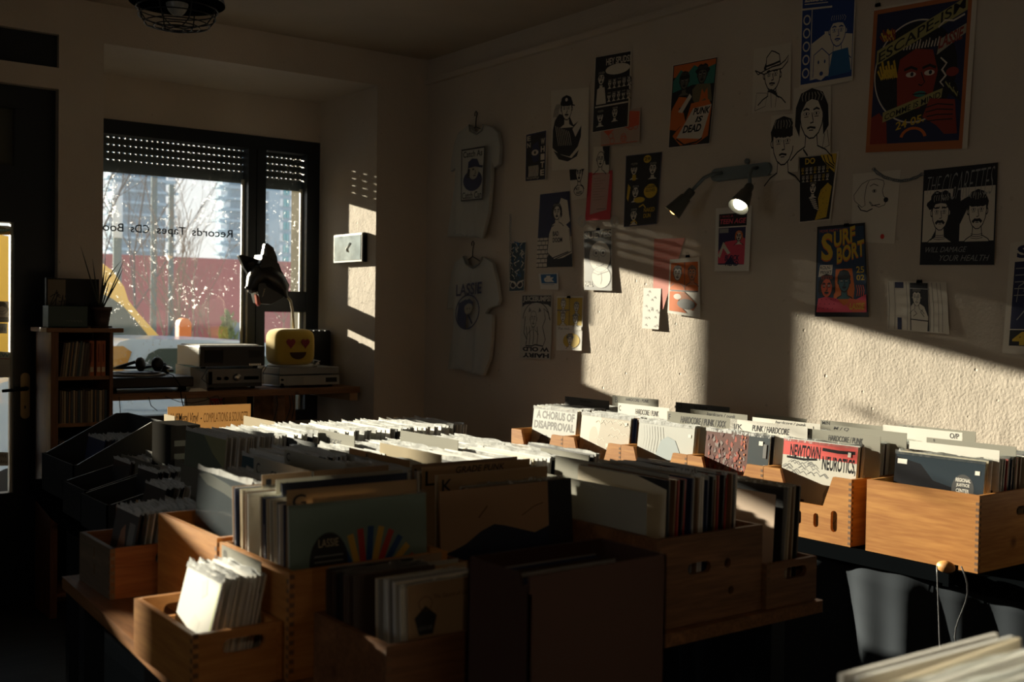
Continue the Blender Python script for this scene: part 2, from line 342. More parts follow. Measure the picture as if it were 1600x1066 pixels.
# window_1: frame, two lights with a transom in the narrow one, roller shutter
def win(b):
    y0, y1 = 6.795, 6.865
    b.box(1.80, 3.437, y0-.02, y1, 2.555, 2.64, FRAME)
    b.box(3.345, 3.437, y0-.02, y1, .80, 2.56, FRAME)
    b.box(1.80, 1.86, y0-.02, y1, .80, 2.56, FRAME)
    b.box(1.86, 3.35, y0-.02, y1, .80, .87, FRAME)
    b.box(2.935, 3.055, y0-.02, y1, .87, 2.56, FRAME)
    b.box(3.055, 3.345, y0-.015, y1, 1.515, 1.65, FRAME)
wo = S('window_1', win)
b = MB(); b.box(2.990, 2.993, 6.772, 6.776, .88, 2.55, DARK); b.build('rebate', wo)
b = MB()
for x0, x1, z0, z1 in ((2.917, 2.934, .87, 2.36), (3.327, 3.344, 1.65, 2.33), (3.327, 3.344, .87, 1.515)):
    b.box(x0, x1, 6.835, 6.85, z0, z1, mat('pale_gasket', (.62, .62, .55), .5))
b.build('glazing_bead', wo)
for x0, x1, z0, z1 in ((1.86, 2.935, .87, 2.555), (3.055, 3.345, 1.65, 2.555), (3.055, 3.345, .87, 1.515)):
    b = MB(); b.box(x0, x1, 6.845, 6.850, z0, z1, GLASS); b.build('pane', wo)
def handle_small():
    b = MB(); b.box(3.012, 3.036, 6.755, 6.775, 1.79, 1.86, GREYM); b.box(3.018, 3.030, 6.735, 6.757, 1.70, 1.83, GREYM); b.build('window_handle', wo)
handle_small()
SLAT = mat('shutter_slat', (.05, .06, .058), .6)
def shutter(x0, x1, zb, n, dotrows):        # curtain of slats; light shows through rows of small slots
    t = thing('roller_shutter', (x0, 6.92, zb), 'half lowered dark roller shutter of the %s window light with rows of light slots' % ('wide left' if x1 < 3 else 'narrow right'), 'shutter', 'roller shutters')
    b = MB(); z = zb
    b.box(x0, x1, 6.915, 6.935, z, z+.035, SLAT); z += .035
    for i in range(n):
        rowslots = i in dotrows
        if rowslots:
            k = x0
            while k < x1: b.box(k, min(k+.021, x1), 6.918, 6.930, z, z+.006, SLAT); k += .0333
            z += .007
        b.box(x0, x1, 6.915, 6.932, z+.0, z+.038, SLAT); z += .038
    b.box(x0, x1, 6.915, 6.932, z, 2.66, SLAT)
    b.build('slat_curtain', t)
shutter(1.80, 2.99, 2.345, 7, (1, 2, 3, 4, 5)); shutter(3.0, 3.437, 2.325, 7, (1, 2, 3, 4))
# door_1 and door_2 of the street front
def door(b):
    y0, y1 = 6.08, 6.15
    b.box(1.378, 1.575, y0, y1, 0, 2.637, FRAME); b.box(.42, .74, y0, y1, 0, 2.637, FRAME)
    b.box(.74, 1.378, y0, y1, 1.948, 2.235, FRAME); b.box(.74, 1.378, y0, y1, 0, .575, FRAME)
    b.box(.74, 1.43, y0-.005, y1, 2.525, 2.637, FRAME)
d1 = S('door_1', door)
b = MB(); b.box(1.366, 1.379, 6.10, 6.14, .575, 1.948, mat('ivory_seal', (.75, .72, .62), .5)); b.build('glass_seal', d1)
b = MB(); b.box(.74, 1.378, 6.12, 6.125, .575, 1.948, GLASSC); b.build('pane', d1)
b = MB(); b.box(.74, 1.45, 6.12, 6.125, 2.235, 2.525, mat('dim_glass_board', (.07, .075, .06), .2)); b.build('transom_pane', d1)
BRASS = mat('worn_brass', (.55, .42, .24), .35, .8)
b = MB(); b.plate(stadium(1.432, 1.068, .044, .235, 10), [stadium(1.432, 1.01, .009, .018), ], .008, BRASS, (0, 6.076, 0), (1, 0, 0), (0, 0, 1), (0, -1, 0))
b.tube([(1.432, 6.07, 1.108), (1.432, 6.03, 1.108), (1.425, 6.015, 1.108), (1.37, 6.012, 1.104), (1.31, 6.016, 1.099)], [.010, .010, .011, .009, .008], BLACKM)
b.build('door_handle', d1)
def win2(b):  # added unseen window, panes shaped to steer sun onto the tables
    b.box(-.42, -.15, 6.08, 6.15, 1.48, 2.42, FRAME); b.box(.20, .24, 6.08, 6.15, 1.48, 2.42, FRAME); b.box(.03, .20, 6.08, 6.15, 1.48, 1.76, FRAME); b.box(-.34, .03, 6.08, 6.15, 1.87, 2.12, FRAME); b.box(.03, .20, 6.08, 6.15, 2.01, 2.12, FRAME)
    b.box(-.34, .03, 6.08, 6.15, 1.48, 1.55, FRAME); b.box(-.34, .20, 6.08, 6.15, 2.36, 2.42, FRAME)
w2 = S('added_window_2', win2); b = MB(); b.box(-.34, .20, 6.11, 6.115, 1.55, 2.36, GLASSC); b.build('pane', w2)
# mirrored shop lettering on the glass
b = MB()
a = Art()
LET = mat('vinyl_lettering', (.02, .03, .035), .6, spec=.1)
xr, zl, wl = 2.860, 1.985, .865
vl = thing('vinyl_lettering', (xr, 6.842, zl), 'small dark mirrored vinyl lettering across the wide window pane', 'lettering')
for wd, u0, u1, v0 in (('Records', 0, .31, 0), ('Tapes', .355, .565, -.28), ('CDs', .62, .75, 0), ('Books', .80, 1.02, 0)):
    a = Art(); a.text(wd, 0, v0, 1, 1, LET, .012); b = MB()
    a.emit(b, [(xr-wl*u0, 6.842, zl+.048), (xr-wl*u1, 6.842, zl+.048), (xr-wl*u1, 6.842, zl-.002), (xr-wl*u0, 6.842, zl-.002)], (0, -1, 0), 0, 0); b.build('word', vl)
# ---------------- outside ----------------
S('trim_3', lambda b: b.box(-25, 60, 7.1, 130, -.35, -.15, mat('street_paving', (.42, .40, .38), .9, vary=.2, vscale=.5)))
REDB = mat('red_facade', (.50, .12, .13), .85, vary=.18, vscale=.35)
t = thing('red_building', (20, 46, -.15), 'long low dull red building across the street behind bare trees', 'building')
b = MB(); b.box(3, 40, 46, 54, -.15, 3.72, REDB); b.build('facade', t)
WINF = mat('pale_window_frame', (.26, .31, .34), .7); WGL = mat('street_window', (.13, .17, .19), .25)
for x0, x1, z0, z1 in [(21.2, 23.6, 1.55, 2.35), (13.8, 14.4, -.1, 1.1), (16.6, 17.3, -.1, 1.1), (19.0, 19.7, -.1, 1.0), (22.0, 23.0, .2, 1.5)]:
    b = MB(); b.box(x0, x1, 45.93, 46, z0, z1, WINF); k = b.build('window_frame', t)
    b = MB(); b.box(x0+.1, (x0+x1)/2-.05, 45.90, 45.93, z0+.1, z1-.1, WGL); b.box((x0+x1)/2+.05, x1-.1, 45.90, 45.93, z0+.1, z1-.1, WGL); b.build('pane', k)
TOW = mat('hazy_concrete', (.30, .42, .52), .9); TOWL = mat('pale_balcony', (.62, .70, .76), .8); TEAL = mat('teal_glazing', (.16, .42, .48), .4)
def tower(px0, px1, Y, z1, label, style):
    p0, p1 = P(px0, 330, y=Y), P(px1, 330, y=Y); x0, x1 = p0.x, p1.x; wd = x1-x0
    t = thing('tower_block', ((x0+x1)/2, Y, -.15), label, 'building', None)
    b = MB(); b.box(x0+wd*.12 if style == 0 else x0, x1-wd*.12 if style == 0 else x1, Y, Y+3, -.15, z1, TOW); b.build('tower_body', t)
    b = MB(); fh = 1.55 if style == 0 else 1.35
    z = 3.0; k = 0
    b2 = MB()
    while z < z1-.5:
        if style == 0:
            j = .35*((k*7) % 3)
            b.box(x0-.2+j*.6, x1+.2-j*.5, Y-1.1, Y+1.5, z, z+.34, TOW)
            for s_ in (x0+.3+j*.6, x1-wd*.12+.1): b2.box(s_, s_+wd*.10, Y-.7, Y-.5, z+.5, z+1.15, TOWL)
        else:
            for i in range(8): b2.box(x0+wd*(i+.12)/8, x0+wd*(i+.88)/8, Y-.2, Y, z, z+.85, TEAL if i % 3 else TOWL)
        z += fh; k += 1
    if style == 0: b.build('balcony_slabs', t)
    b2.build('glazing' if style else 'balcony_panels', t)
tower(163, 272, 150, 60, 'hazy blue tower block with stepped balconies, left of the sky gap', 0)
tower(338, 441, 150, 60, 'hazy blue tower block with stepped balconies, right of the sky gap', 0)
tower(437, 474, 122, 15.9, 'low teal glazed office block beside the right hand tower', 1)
BARK = mat('bare_twigs', (.20, .15, .12), .95, spec=0); BARKD = mat('dark_twigs', (.10, .10, .11), .95, spec=0)
def tree(px, py, Y, h, m, label, seed, r=.05, spread=.5):
    R = random.Random(seed); p = P(px, py, y=Y); b = MB()
    def br(p0, d, l, r_, dep):
        n = 4; pts = [p0]; q = p0.copy(); dd = d.copy()
        for i in range(n):
            dd = (dd+V((R.uniform(-.16, .16), R.uniform(-.16, .16), R.uniform(-.02, .12)))).normalized(); q = q+dd*l/n; pts.append(q.copy())
        b.tube(pts, r_, m, 4 if dep else 6, r_*.5, cap=False)
        if dep < 4:
            for i in range(3 if dep else 5):
                k = pts[R.randint(1, n)]; a = R.uniform(0, 6.28); e = (dd+V((math.cos(a), math.sin(a), .25))*spread*R.uniform(.6, 1.5)).normalized()
                br(k, e, l*R.uniform(.5, .75), r_*.55, dep+1)
    br(V((p.x, Y, -.15)), V((0, 0, 1)), h*.55, r*.6, 0)
    b.build('bare_tree', label=label, cat='tree', group='bare street trees')
tree(262, 500, 24, 4.2, BARK, 'pale bare sapling behind the orange bin', 3, .045)
tree(276, 500, 21, 4.4, BARK, 'pale bare sapling growing just right of the orange bin', 5, .05)
tree(222, 500, 34, 12, BARKD, 'tall grey bare tree in front of the left tower', 8, .07, .65)
tree(330, 500, 27, 3.6, BARK, 'low bare bush in front of the red wall', 11, .04, .8)
tree(445, 500, 25, 3.4, BARK, 'bare bush seen through the narrow window light', 13, .04, .8)
tree(163, 500, 17, 6.5, BARKD, 'dark bare tree at the left edge of the window reaching over the sky', 17, .07, .8)
tree(300, 500, 26, 4.2, BARK, 'twiggy bare shrub in the middle of the wide pane', 19, .04, .7)
LP = mat('lamp_post_grey', (.13, .17, .17), .9, spec=.1)
for px, Y, lb, h, r in ((240, 26, 'thick grey street pole right of the left tower', 4.6, .07), (267, 30, 'thin grey street pole with rounded top by the sky gap', 4.9, .07), (183, 19, 'grey street pole with a white top sign near the yellow van', 3.6, .07)):
    p = P(px, 450, y=Y); b = MB(); b.tube([(p.x, Y, -.15), (p.x, Y, h)], r, LP, 10)
    if px == 183: b.tube([(p.x, Y, 2.7), (p.x, Y, h+.02)], r*1.15, TOWL, 10)
    b.build('street_pole', label=lb, cat='pole', group='street poles')
b = MB(); ORB = mat('orange_plastic', (.75, .20, .03), .5)
p = P(283.5, 530, y=13); z0 = p.z-.45
b.plate([(-.072, 0), (.072, 0), (.075, .62)]+[(.075*math.cos(a), .62+.08*math.sin(a)) for a in [math.pi*i/10 for i in range(1, 10)]]+[(-.075, .62)], [], .12, ORB, (p.x, 13, z0), (1, 0, 0), (0, 0, 1), (0, -1, 0))
b.box(p.x-.03, p.x+.03, 13.02, 13.08, -.15, z0+.1, LP)
a = Art(); a.text('WE\nLOVE\nCLEAN', .25, .35, .75, .65, mat('dark_orange_ink', (.35, .06, .01), .6)); a.emit(b, [(p.x-.07, 13.0, z0+.7), (p.x+.07, 13.0, z0+.7), (p.x+.07, 13.0, z0), (p.x-.07, 13.0, z0)], (0, -1, 0), .002)
b.build('litter_bin', label='small orange rounded litter bin on a post across the road', cat='bin')
b = MB(); p = P(356, 520, y=22); R = random.Random(4)
LEAF = mat('dull_green_leaf', (.16, .20, .07), .9)
for i in range(260):
    a1, rr = R.uniform(0, 6.28), R.uniform(.0, .45); zz = R.uniform(0, 1.25); s_ = (1-zz/1.5)
    c = V((p.x+rr*math.cos(a1)*s_, 22+rr*math.sin(a1)*s_, .1+zz)); d = V((R.uniform(-.1, .1), R.uniform(-.1, .1), R.uniform(.1, .25)))
    b.add([c, c+d*.5+V((.04, .02, 0)), c+d, c+d*.5-V((.04, .02, 0))], [(0, 1, 2, 3)], LEAF)
b.tube([(p.x, 22, -.15), (p.x, 22, .9)], .05, LEAF, 6)
b.build('green_shrub', label='round dull green shrub on the far pavement', cat='shrub')
# yellow van
YEL = mat('van_yellow', (.88, .50, .06), .3, coat=.6); WSH = mat('van_glass', (.05, .07, .055), .08); CARB = mat('pale_blue_car_paint', (.50, .62, .74), .25, coat=.8)
TYRE = mat('tyre_rubber', (.012, .012, .013), .8)
t = thing('yellow_van', (1.3, 11.6, -.15), 'yellow van parked behind the pale blue car', 'van')
Yv = 11.0
def pv(px, py): q = P(px, py, y=Yv); return (q.x, q.z)
prof = [(-1.2, .15), (-1.2, 2.25), (1.8, 2.32)]+[pv(*q) for q in ((157, 405), (180, 422), (199, 448), (206, 470), (222, 490), (240, 510), (262, 534))]
prof = [(round(a, 4), round(c, 4)) for a, c in prof]+[(4.35, .95), (4.5, .5), (4.5, .12)]
b = MB(); b.plate(prof, [], 1.8, YEL, (0, Yv+.1, 0), (1, 0, 0), (0, 0, 1), (0, 1, 0)); b.build('van_body', t, .03)
gl = [pv(*q) for q in ((160, 457), (178, 466), (196, 478), (214, 498), (232, 520), (240, 531), (150, 531))]
b = MB(); b.plate([(round(a, 4), round(c, 4)) for a, c in gl], [], .02, WSH, (0, Yv+.08, 0), (1, 0, 0), (0, 0, 1), (0, 1, 0)); b.build('side_window', t)
for x_ in (-.3, 3.6):
    b = MB(); b.lathe([(.0, -.1), (.26, -.1), (.33, -.06), (.33, .06), (.26, .1), (.18, .11), (0, .1)], TYRE, 24, (x_, Yv+.15, .18), (0, 1, 0)); b.build('wheel', t)
# pale blue car
Yc = 8.3
t = thing('blue_car', (2.6, 9.0, -.15), 'pale blue hatchback parked right outside the window', 'car')
def pc(px, py): q = P(px, py, y=Yc); return (round(q.x, 4), round(q.z, 4))
top = [(1.15, .55), (1.30, .85), pc(176, 548), pc(186, 535), pc(205, 530), pc(300, 531), pc(400, 533), pc(440, 540), pc(462, 560), (4.6, .85), (5.2, .75), (5.25, .3), (5.1, .05), (1.2, .05)]
b = MB(); b.plate(top, [], 1.55, CARB, (0, Yc, 0), (1, 0, 0), (0, 0, 1), (0, 1, 0)); b.build('car_body', t, .05)
def cw(pts, m_, nm='car_window'):
    b = MB(); b.plate([pc(*q) for q in pts], [], .02, m_, (0, Yc-.012, 0), (1, 0, 0), (0, 0, 1), (0, 1, 0)); b.build(nm, t)
cw([(223, 590), (222, 572), (232, 553), (248, 545), (330, 543), (330, 592)], WSH); cw([(336, 592), (336, 543), (395, 544), (425, 565), (440, 592)], WSH)
cw([(176, 541), (192, 541), (205, 550), (196, 575), (178, 590), (174, 590)], mat('painted_orange_reflection', (.42, .22, .05), .15), 'quarter_window')  # orange reflection is painted into the quarter window colour
cw([(190, 600), (300, 600), (300, 640), (190, 640)], CARB, 'door_panel')
for x_ in (1.9, 4.4):
    b = MB(); b.lathe([(.0, -.09), (.24, -.09), (.30, -.06), (.30, .06), (.24, .09), (.16, .1), (0, .09)], TYRE, 24, (x_, Yc+.08, .15), (0, 1, 0)); b.build('wheel', t)
# things stuck on the door glass
DPOST = True
def flat(name, q, n, art, label, cat, base=WHITE, group=None, thick=.0008, lift=.0004):
    b = MB(); n_ = V(n); qq = [V(p) for p in q]
    b.add([p-n_*thick for p in qq]+qq, [(0, 1, 2, 3), (4, 7, 6, 5), (0, 4, 5, 1), (1, 5, 6, 2), (2, 6, 7, 3), (3, 7, 4, 0)], base)
    if art: art.emit(b, qq, n_, lift)
    return b.build(name, label=label, cat=cat, group=group)
def dq(px0, py0, px1, py1, y=6.113): return [P(px0, py0, y=y), P(px1, py0+(px1-px0)*.05, y=y), P(px1, py1, y=y), P(px0, py1, y=y)]
GR = mat('grey_print', (.25, .22, .18), .8); TEALP = mat('teal_print', (.15, .42, .40), .7); YP = mat('yellow_print', (.85, .48, .08), .7)
b = MB(); b.box(.745, 1.25, 6.108, 6.112, .61, 1.50, mat('sun_block_sheet', (.06, .055, .05), .9)); b.build('door_sun_block', label='added unseen dark sheet blocking sun through the lower door glass', cat='poster')  # added out of view to keep sun off the display boxes
a = Art(); a.rect(0, 0, 1, .45, YP); a.ell(.5, .5, .33, .42, mat('olive_print', (.30, .30, .16), .8)); a.rect(.1, .40, .9, .62, TEALP); a.text('open', .2, .42, .8, .60, WHITE)
flat('door_sticker', dq(-30, 351, 20, 367), (0, -1, 0), a, 'round teal and yellow sticker at the top of the door glass', 'sticker')
a = Art(); a.rect(.04, .04, .96, .24, GR); a.text('MASKEN', .2, .09, .9, .19, WHITE); a.ring(.62, .66, .30, .27, .02, GR); a.poly([(.35, .7), (.45, .95), (.7, .98), (.88, .85), (.9, .65), (.75, .72), (.6, .78)], GR)
a.ring(.92, .62, .05, .05, .02, GR); a.line([(.35, .55), (.6, .5), (.88, .66)], .02, GR)
flat('mask_notice', dq(-12, 470, 14, 504), (0, -1, 0), a, 'notice with a drawn masked face on the door glass', 'notice', mat('pinkish_paper', (.74, .64, .54), .8))
a = Art(); a.text('wasd is', .1, .3, .9, .7, GR)
flat('paper_note', dq(-8, 505, 11, 521), (0, -1, 0), a, 'small note under the masked face notice', 'note')
a = Art(); a.text('NEW', .35, .80, .95, .95, mat('teal_ink', (.1, .35, .42), .7)); a.rect(.05, .72, 1, .74, mat('red_ink', (.6, .03, .03), .7)); a.rect(0, .0, 1, .70, WHITE)
flat('paper_notice', dq(-30, 548, 17, 590), (0, -1, 0), a, 'white notice with teal letters above the door handle', 'notice')
a = Art(); a.text('WE', .4, .62, .9, .85, GR); a.text('play', .3, .12, .95, .42, GR)
flat('paper_note', dq(-10, 706, 13, 728), (0, -1, 0), a, 'white note low on the door glass', 'note')
# ---------------- window desk and what stands on it ----------------
t = thing('window_desk', (2.6, 6.4, 1.02), 'long dark wooden desk board fixed along the window under the hifi units', 'desk')
b = MB(); b.box(1.80, 3.395, 6.12, 6.76, 1.022, 1.060, DESK); b.build('desk_board', t, .003)
b = MB(); b.box(3.335, 3.39, 6.14, 6.74, .975, 1.022, mat('raw_batten', (.40, .24, .12), .7)); b.build('support_batten', t)
b = MB(); b.box(2.88, 2.93, 6.2, 6.25, 0, 1.022, DESK); b.build('leg', t)
HIFI = mat('black_hifi', (.006, .0065, .008), .4, spec=.25); HIFIG = mat('grey_hifi', (.20, .20, .19), .4); SILV = mat('brushed_silver', (.42, .41, .38), .35, .8)
ALU = mat('dull_aluminium', (.42, .42, .40), .5, .3)
def unit(name, x0, x1, y0, y1, z0, z1, body, face, label, cat, feats):
    t = thing(name, ((x0+x1)/2, y0, z0), label, cat); b = MB()
    b.box(x0, x1, y0+.008, y1, z0+.012, z1, body); b.build('housing', t, .004)
    b = MB(); b.box(x0+.002, x1-.002, y0, y0+.008, z0+.014, z1-.002, face); b.build('front_panel', t)
    for fx_ in (x0+.03, x1-.05):
        b = MB(); b.lathe([(0, 0), (.014, 0), (.014, .013), (0, .013)], DARK, 10, (fx_+.01, y0+.05, z0)); b.build('foot', t)
    for f in feats:
        b = MB()
        if f[0] == 'knob': b.lathe([(0, 0), (f[3], 0), (f[3]*.95, .016), (f[3]*.3, .018), (0, .018)], f[4], 18, (f[1], y0, f[2]), (0, -1, 0)); b.build('knob', t)
        else: b.box(f[1], f[2], y0-.003, y0, f[3], f[4], f[5]); b.build(f[0], t)
    return t
# amplifier stack
unit('amplifier', 2.45, 2.785, 6.2, 6.52, 1.062, 1.180, ALU, mat('dark_fascia', (.035, .036, .038), .35), 'silver sided amplifier with a large volume knob, lower one of the window stack', 'amplifier',
     [('knob', 2.625, 1.130, .022, SILV), ('knob', 2.515, 1.125, .010, DARK), ('knob', 2.56, 1.125, .010, DARK), ('display', 2.67, 2.76, 1.115, 1.135, DARK), ('button_row', 2.455, 2.475, 1.09, 1.165, DARK), ('lower_panel', 2.455, 2.78, 1.075, 1.098, HIFI)])
unit('tape_deck', 2.40, 2.80, 6.2, 6.56, 1.182, 1.312, ALU, HIFI, 'black fronted tape deck on top of the amplifier', 'tape deck',
     [('meter_window', 2.70, 2.775, 1.245, 1.285, mat('meter_glass', (.03, .032, .03), .6, spec=.2)), ('cassette_door', 2.43, 2.54, 1.215, 1.29, mat('deck_door', (.010, .011, .012), .6, spec=.2))]+[('button', 2.70+.013*i, 2.709+.013*i, 1.198, 1.209, SILV) for i in range(6)])
b = MB(); b.box(2.42, 2.78, 6.25, 6.55, 1.312, 1.318, WHITE); b.build('paper_sheet', label='white paper lying on the tape deck', cat='paper')
unit('tape_deck', 2.885, 3.285, 6.18, 6.5, 1.062, 1.134, HIFIG, mat('beige_fascia', (.26, .25, .22), .4), 'slim grey hifi deck under the grey record player', 'tape deck',
     [('display', 3.19, 3.265, 1.09, 1.118, HIFI), ('cassette_door', 2.93, 3.04, 1.078, 1.125, HIFIG), ('knob', 2.90, 1.11, .006, DARK), ('knob', 2.90, 1.082, .006, DARK)])
# grey record player
t = thing('record_player', (3.08, 6.3, 1.134), 'grey record player under the yellow smiling cushion', 'record player')
b = MB(); b.box(2.885, 3.28, 6.18, 6.52, 1.140, 1.182, HIFIG); b.build('plinth', t, .004)
b = MB(); b.lathe([(0, 0), (.15, 0), (.15, .012), (0, .012)], ALU, 32, (3.05, 6.35, 1.182)); b.build('platter', t)
b = MB(); b.tube([(3.24, 6.46, 1.215), (3.22, 6.32, 1.212), (3.15, 6.22, 1.205)], .004, SILV, 8); b.tube([(3.24, 6.46, 1.182), (3.24, 6.46, 1.218)], .012, SILV, 10); b.box(3.135, 3.16, 6.205, 6.23, 1.198, 1.207, SILV); b.build('tone_arm', t)
# black DJ turntable with headphones
t = thing('turntable', (2.12, 6.3, 1.06), 'black turntable on the desk left of the hifi stack', 'turntable')
b = MB(); b.box(1.87, 2.345, 6.14, 6.55, 1.085, 1.145, HIFI); b.build('plinth', t, .008)
b = MB(); b.lathe([(0, 0), (.165, 0), (.165, .01), (.15, .016), (0, .016)], mat('platter_grey', (.30, .31, .32), .3, .6), 40, (2.08, 6.34, 1.147)); b.build('platter', t)
b = MB(); b.lathe([(0, 0), (.150, 0), (.15, .003), (.05, .004), (0, .004)], mat('vinyl_black', (.01, .01, .011), .2), 40, (2.08, 6.34, 1.164)); b.build('slipmat', t)
for x_ in (1.91, 2.30):
    b = MB(); b.lathe([(0, 0), (.026, 0), (.022, .024), (0, .024)], DARK, 14, (x_, 6.2, 1.061)); b.build('foot', t)
b = MB(); b.tube([(2.29, 6.45, 1.145), (2.29, 6.45, 1.195)], .022, HIFI, 14); b.tube([(2.29, 6.47, 1.19), (2.285, 6.33, 1.185), (2.24, 6.23, 1.178)], .005, SILV, 8); b.box(2.225, 2.25, 6.20, 6.24, 1.168, 1.182, HIFI)
b.tube([(2.27, 6.50, 1.19), (2.31, 6.50, 1.19)], .018, HIFI, 12); b.build('tone_arm', t)
t = thing('headphones', (2.07, 6.25, 1.17), 'black headphones lying on the turntable platter', 'headphones')
for cx, rz_ in ((2.075, .3), (2.17, -.1)):
    b = MB(); ax = (math.cos(rz_-.9), math.sin(rz_-.9), .12)
    b.lathe([(0, -.018), (.030, -.018), (.040, -.008), (.040, .010), (.030, .02), (.018, .022), (0, .022)], HIFI, 22, (cx, 6.24, 1.212), ax); b.build('ear_cup', t)
b = MB(); b.tube([(2.05, 6.25, 1.225), (1.99, 6.30, 1.20), (1.98, 6.40, 1.185), (2.06, 6.47, 1.182), (2.16, 6.43, 1.184), (2.19, 6.33, 1.20), (2.175, 6.25, 1.225)], .009, HIFI, 8); b.build('headband', t)
b = MB(); b.tube([(2.08, 6.22, 1.176), (2.16, 6.15, 1.176), (2.22, 6.13, 1.155), (2.25, 6.1, 1.10), (2.26, 6.10, 1.02), (2.27, 6.09, .97)], .003, DARK, 6); b.build('audio_cable', t)
# phone-like dark speaker block right
t = thing('speaker_box', (3.33, 6.5, 1.06), 'black upright speaker box beside the plastered reveal', 'speaker')
b = MB(); b.box(3.235, 3.405, 6.53, 6.68, 1.062, 1.395, HIFI); b.build('cabinet', t, .004)
b = MB(); b.box(3.195, 3.234, 6.535, 6.68, 1.062, 1.395, mat('off_white_side', (.5, .49, .45), .6)); b.build('side_panel', t, .002)
b = MB()
for k in range(4): b.box(3.245+.04*k, 3.275+.04*k, 6.53, 6.60, 1.395, 1.401, HIFI)
b.build('top_ridges', t)
# cardboard mixer between turntable and amp, papers
b = MB(); b.hexa([(2.36, 6.22, 1.061), (2.43, 6.16, 1.061), (2.44, 6.5, 1.061), (2.37, 6.5, 1.061)], [(2.36, 6.24, 1.19), (2.425, 6.18, 1.16), (2.44, 6.5, 1.17), (2.37, 6.5, 1.20)], ALU)
b.build('mixer_panel', label='pale angled mixer panel between turntable and amplifier', cat='mixer')
b = MB()
for k in range(5): b.box(2.31+.004*k, 2.42-.006*k, 6.125+.004*k, 6.19, 1.0605+.003*k, 1.063+.003*k, WHITE)
b.build('paper_stack', label='small stack of white cards on the desk edge in front of the amplifier', cat='paper')
# yellow smiling cushion
YF = mat('yellow_plush', (.50, .34, .045), .95, bump=.3, bscale=250, sheen=.3); HRT = mat('dull_pink_felt', (.24, .035, .045), .9); MTH = mat('brown_felt', (.045, .018, .010), .9)
t = thing('smiley_cushion', (3.02, 6.3, 1.195), 'yellow cube shaped plush with heart eyes and open smile', 'plush toy')
b = MB(); n = 10; vs = []; fs = []
def rcube(c, h, e, m, b, n=14):
    def f(a): return math.copysign(abs(a)**e, a)
    vs = []; fs = []; K = n*2
    for i in range(n+1):
        u = -math.pi/2+math.pi*i/n
        for j in range(K):
            v = 2*math.pi*j/K
            vs.append((c[0]+h[0]*f(math.cos(u))*f(math.cos(v)), c[1]+h[1]*f(math.cos(u))*f(math.sin(v)), c[2]+h[2]*f(math.sin(u))))
    for i in range(n):
        for j in range(K): fs.append((i*K+j, i*K+(j+1) % K, (i+1)*K+(j+1) % K, (i+1)*K+j))
    b.add(vs, fs, m, True)
rcube((3.018, 6.32, 1.302), (.132, .105, .112), .42, YF, b, 18); b.build('cushion_body', t)
hc = lambda cx, cz, s: [(cx+s*.062*math.sin(a)**3*16/16, cz+s*.0045*(13*math.cos(a)-5*math.cos(2*a)-2*math.cos(3*a)-math.cos(4*a))) for a in [2*math.pi*i/26 for i in range(26)]]
for cx, s_ in ((2.972, .46), (3.068, .44)):
    b = MB(); b.plate([(round(a, 5), round(c, 5)) for a, c in hc(cx, 1.328, s_)], [], .006, HRT, (0, 6.216, 0), (1, 0, 0), (0, 0, 1), (0, -1, 0)); b.build('heart_eye', t)
b = MB(); b.plate([(2.967, 1.272), (3.073, 1.274)]+[(3.02+.053*math.cos(a), 1.272+.042*math.sin(a)) for a in [-math.pi*i/10 for i in range(1, 10)]], [], .006, MTH, (0, 6.216, 0), (1, 0, 0), (0, 0, 1), (0, -1, 0)); b.build('mouth', t)
# dog head mask on a bent hose
RUB = mat('black_rubber', (.012, .011, .010), .35); BRN = mat('brown_rubber', (.05, .022, .010), .5); TONG = mat('red_tongue', (.40, .05, .03), .3)
t = thing('dog_mask', (2.86, 6.3, 1.55), 'black and tan dog head mask with red tongue hanging in the window', 'mask')
DY = 6.3
def dp(px, py, dy=0): return P(px, py, y=DY+dy)
b = MB()        # head: sections from neck to muzzle
secs = [((441, 466), .012, .07), ((437, 452), .062, .075), ((427, 440), .080, .085), ((414, 432), .082, .085), ((404, 432), .070, .08), ((398, 440), .052, .06), ((394, 449), .040, .045), ((389, 452), .030, .035), ((386, 453), .012, .015)]
vs = []; fs = []; K = 20
ctr = [dp(*s_[0]) for s_ in secs]
for i, (pp, rz_, ry_) in enumerate(secs):
    d = (ctr[min(i+1, len(ctr)-1)]-ctr[max(i-1, 0)]).normalized(); a = V((0, 1, 0)); c_ = d.cross(a).normalized()
    for k in range(K):
        th = 2*math.pi*k/K; vs.append(ctr[i]+c_*rz_*math.cos(th)+a*ry_*math.sin(th))
for i in range(len(secs)-1):
    for k in range(K): fs.append((i*K+k, i*K+(k+1) % K, (i+1)*K+(k+1) % K, (i+1)*K+k))
fs += [tuple(range(K)), tuple((len(secs)-1)*K+k for k in range(K))[::-1]]
b.add(vs, fs, RUB, True)
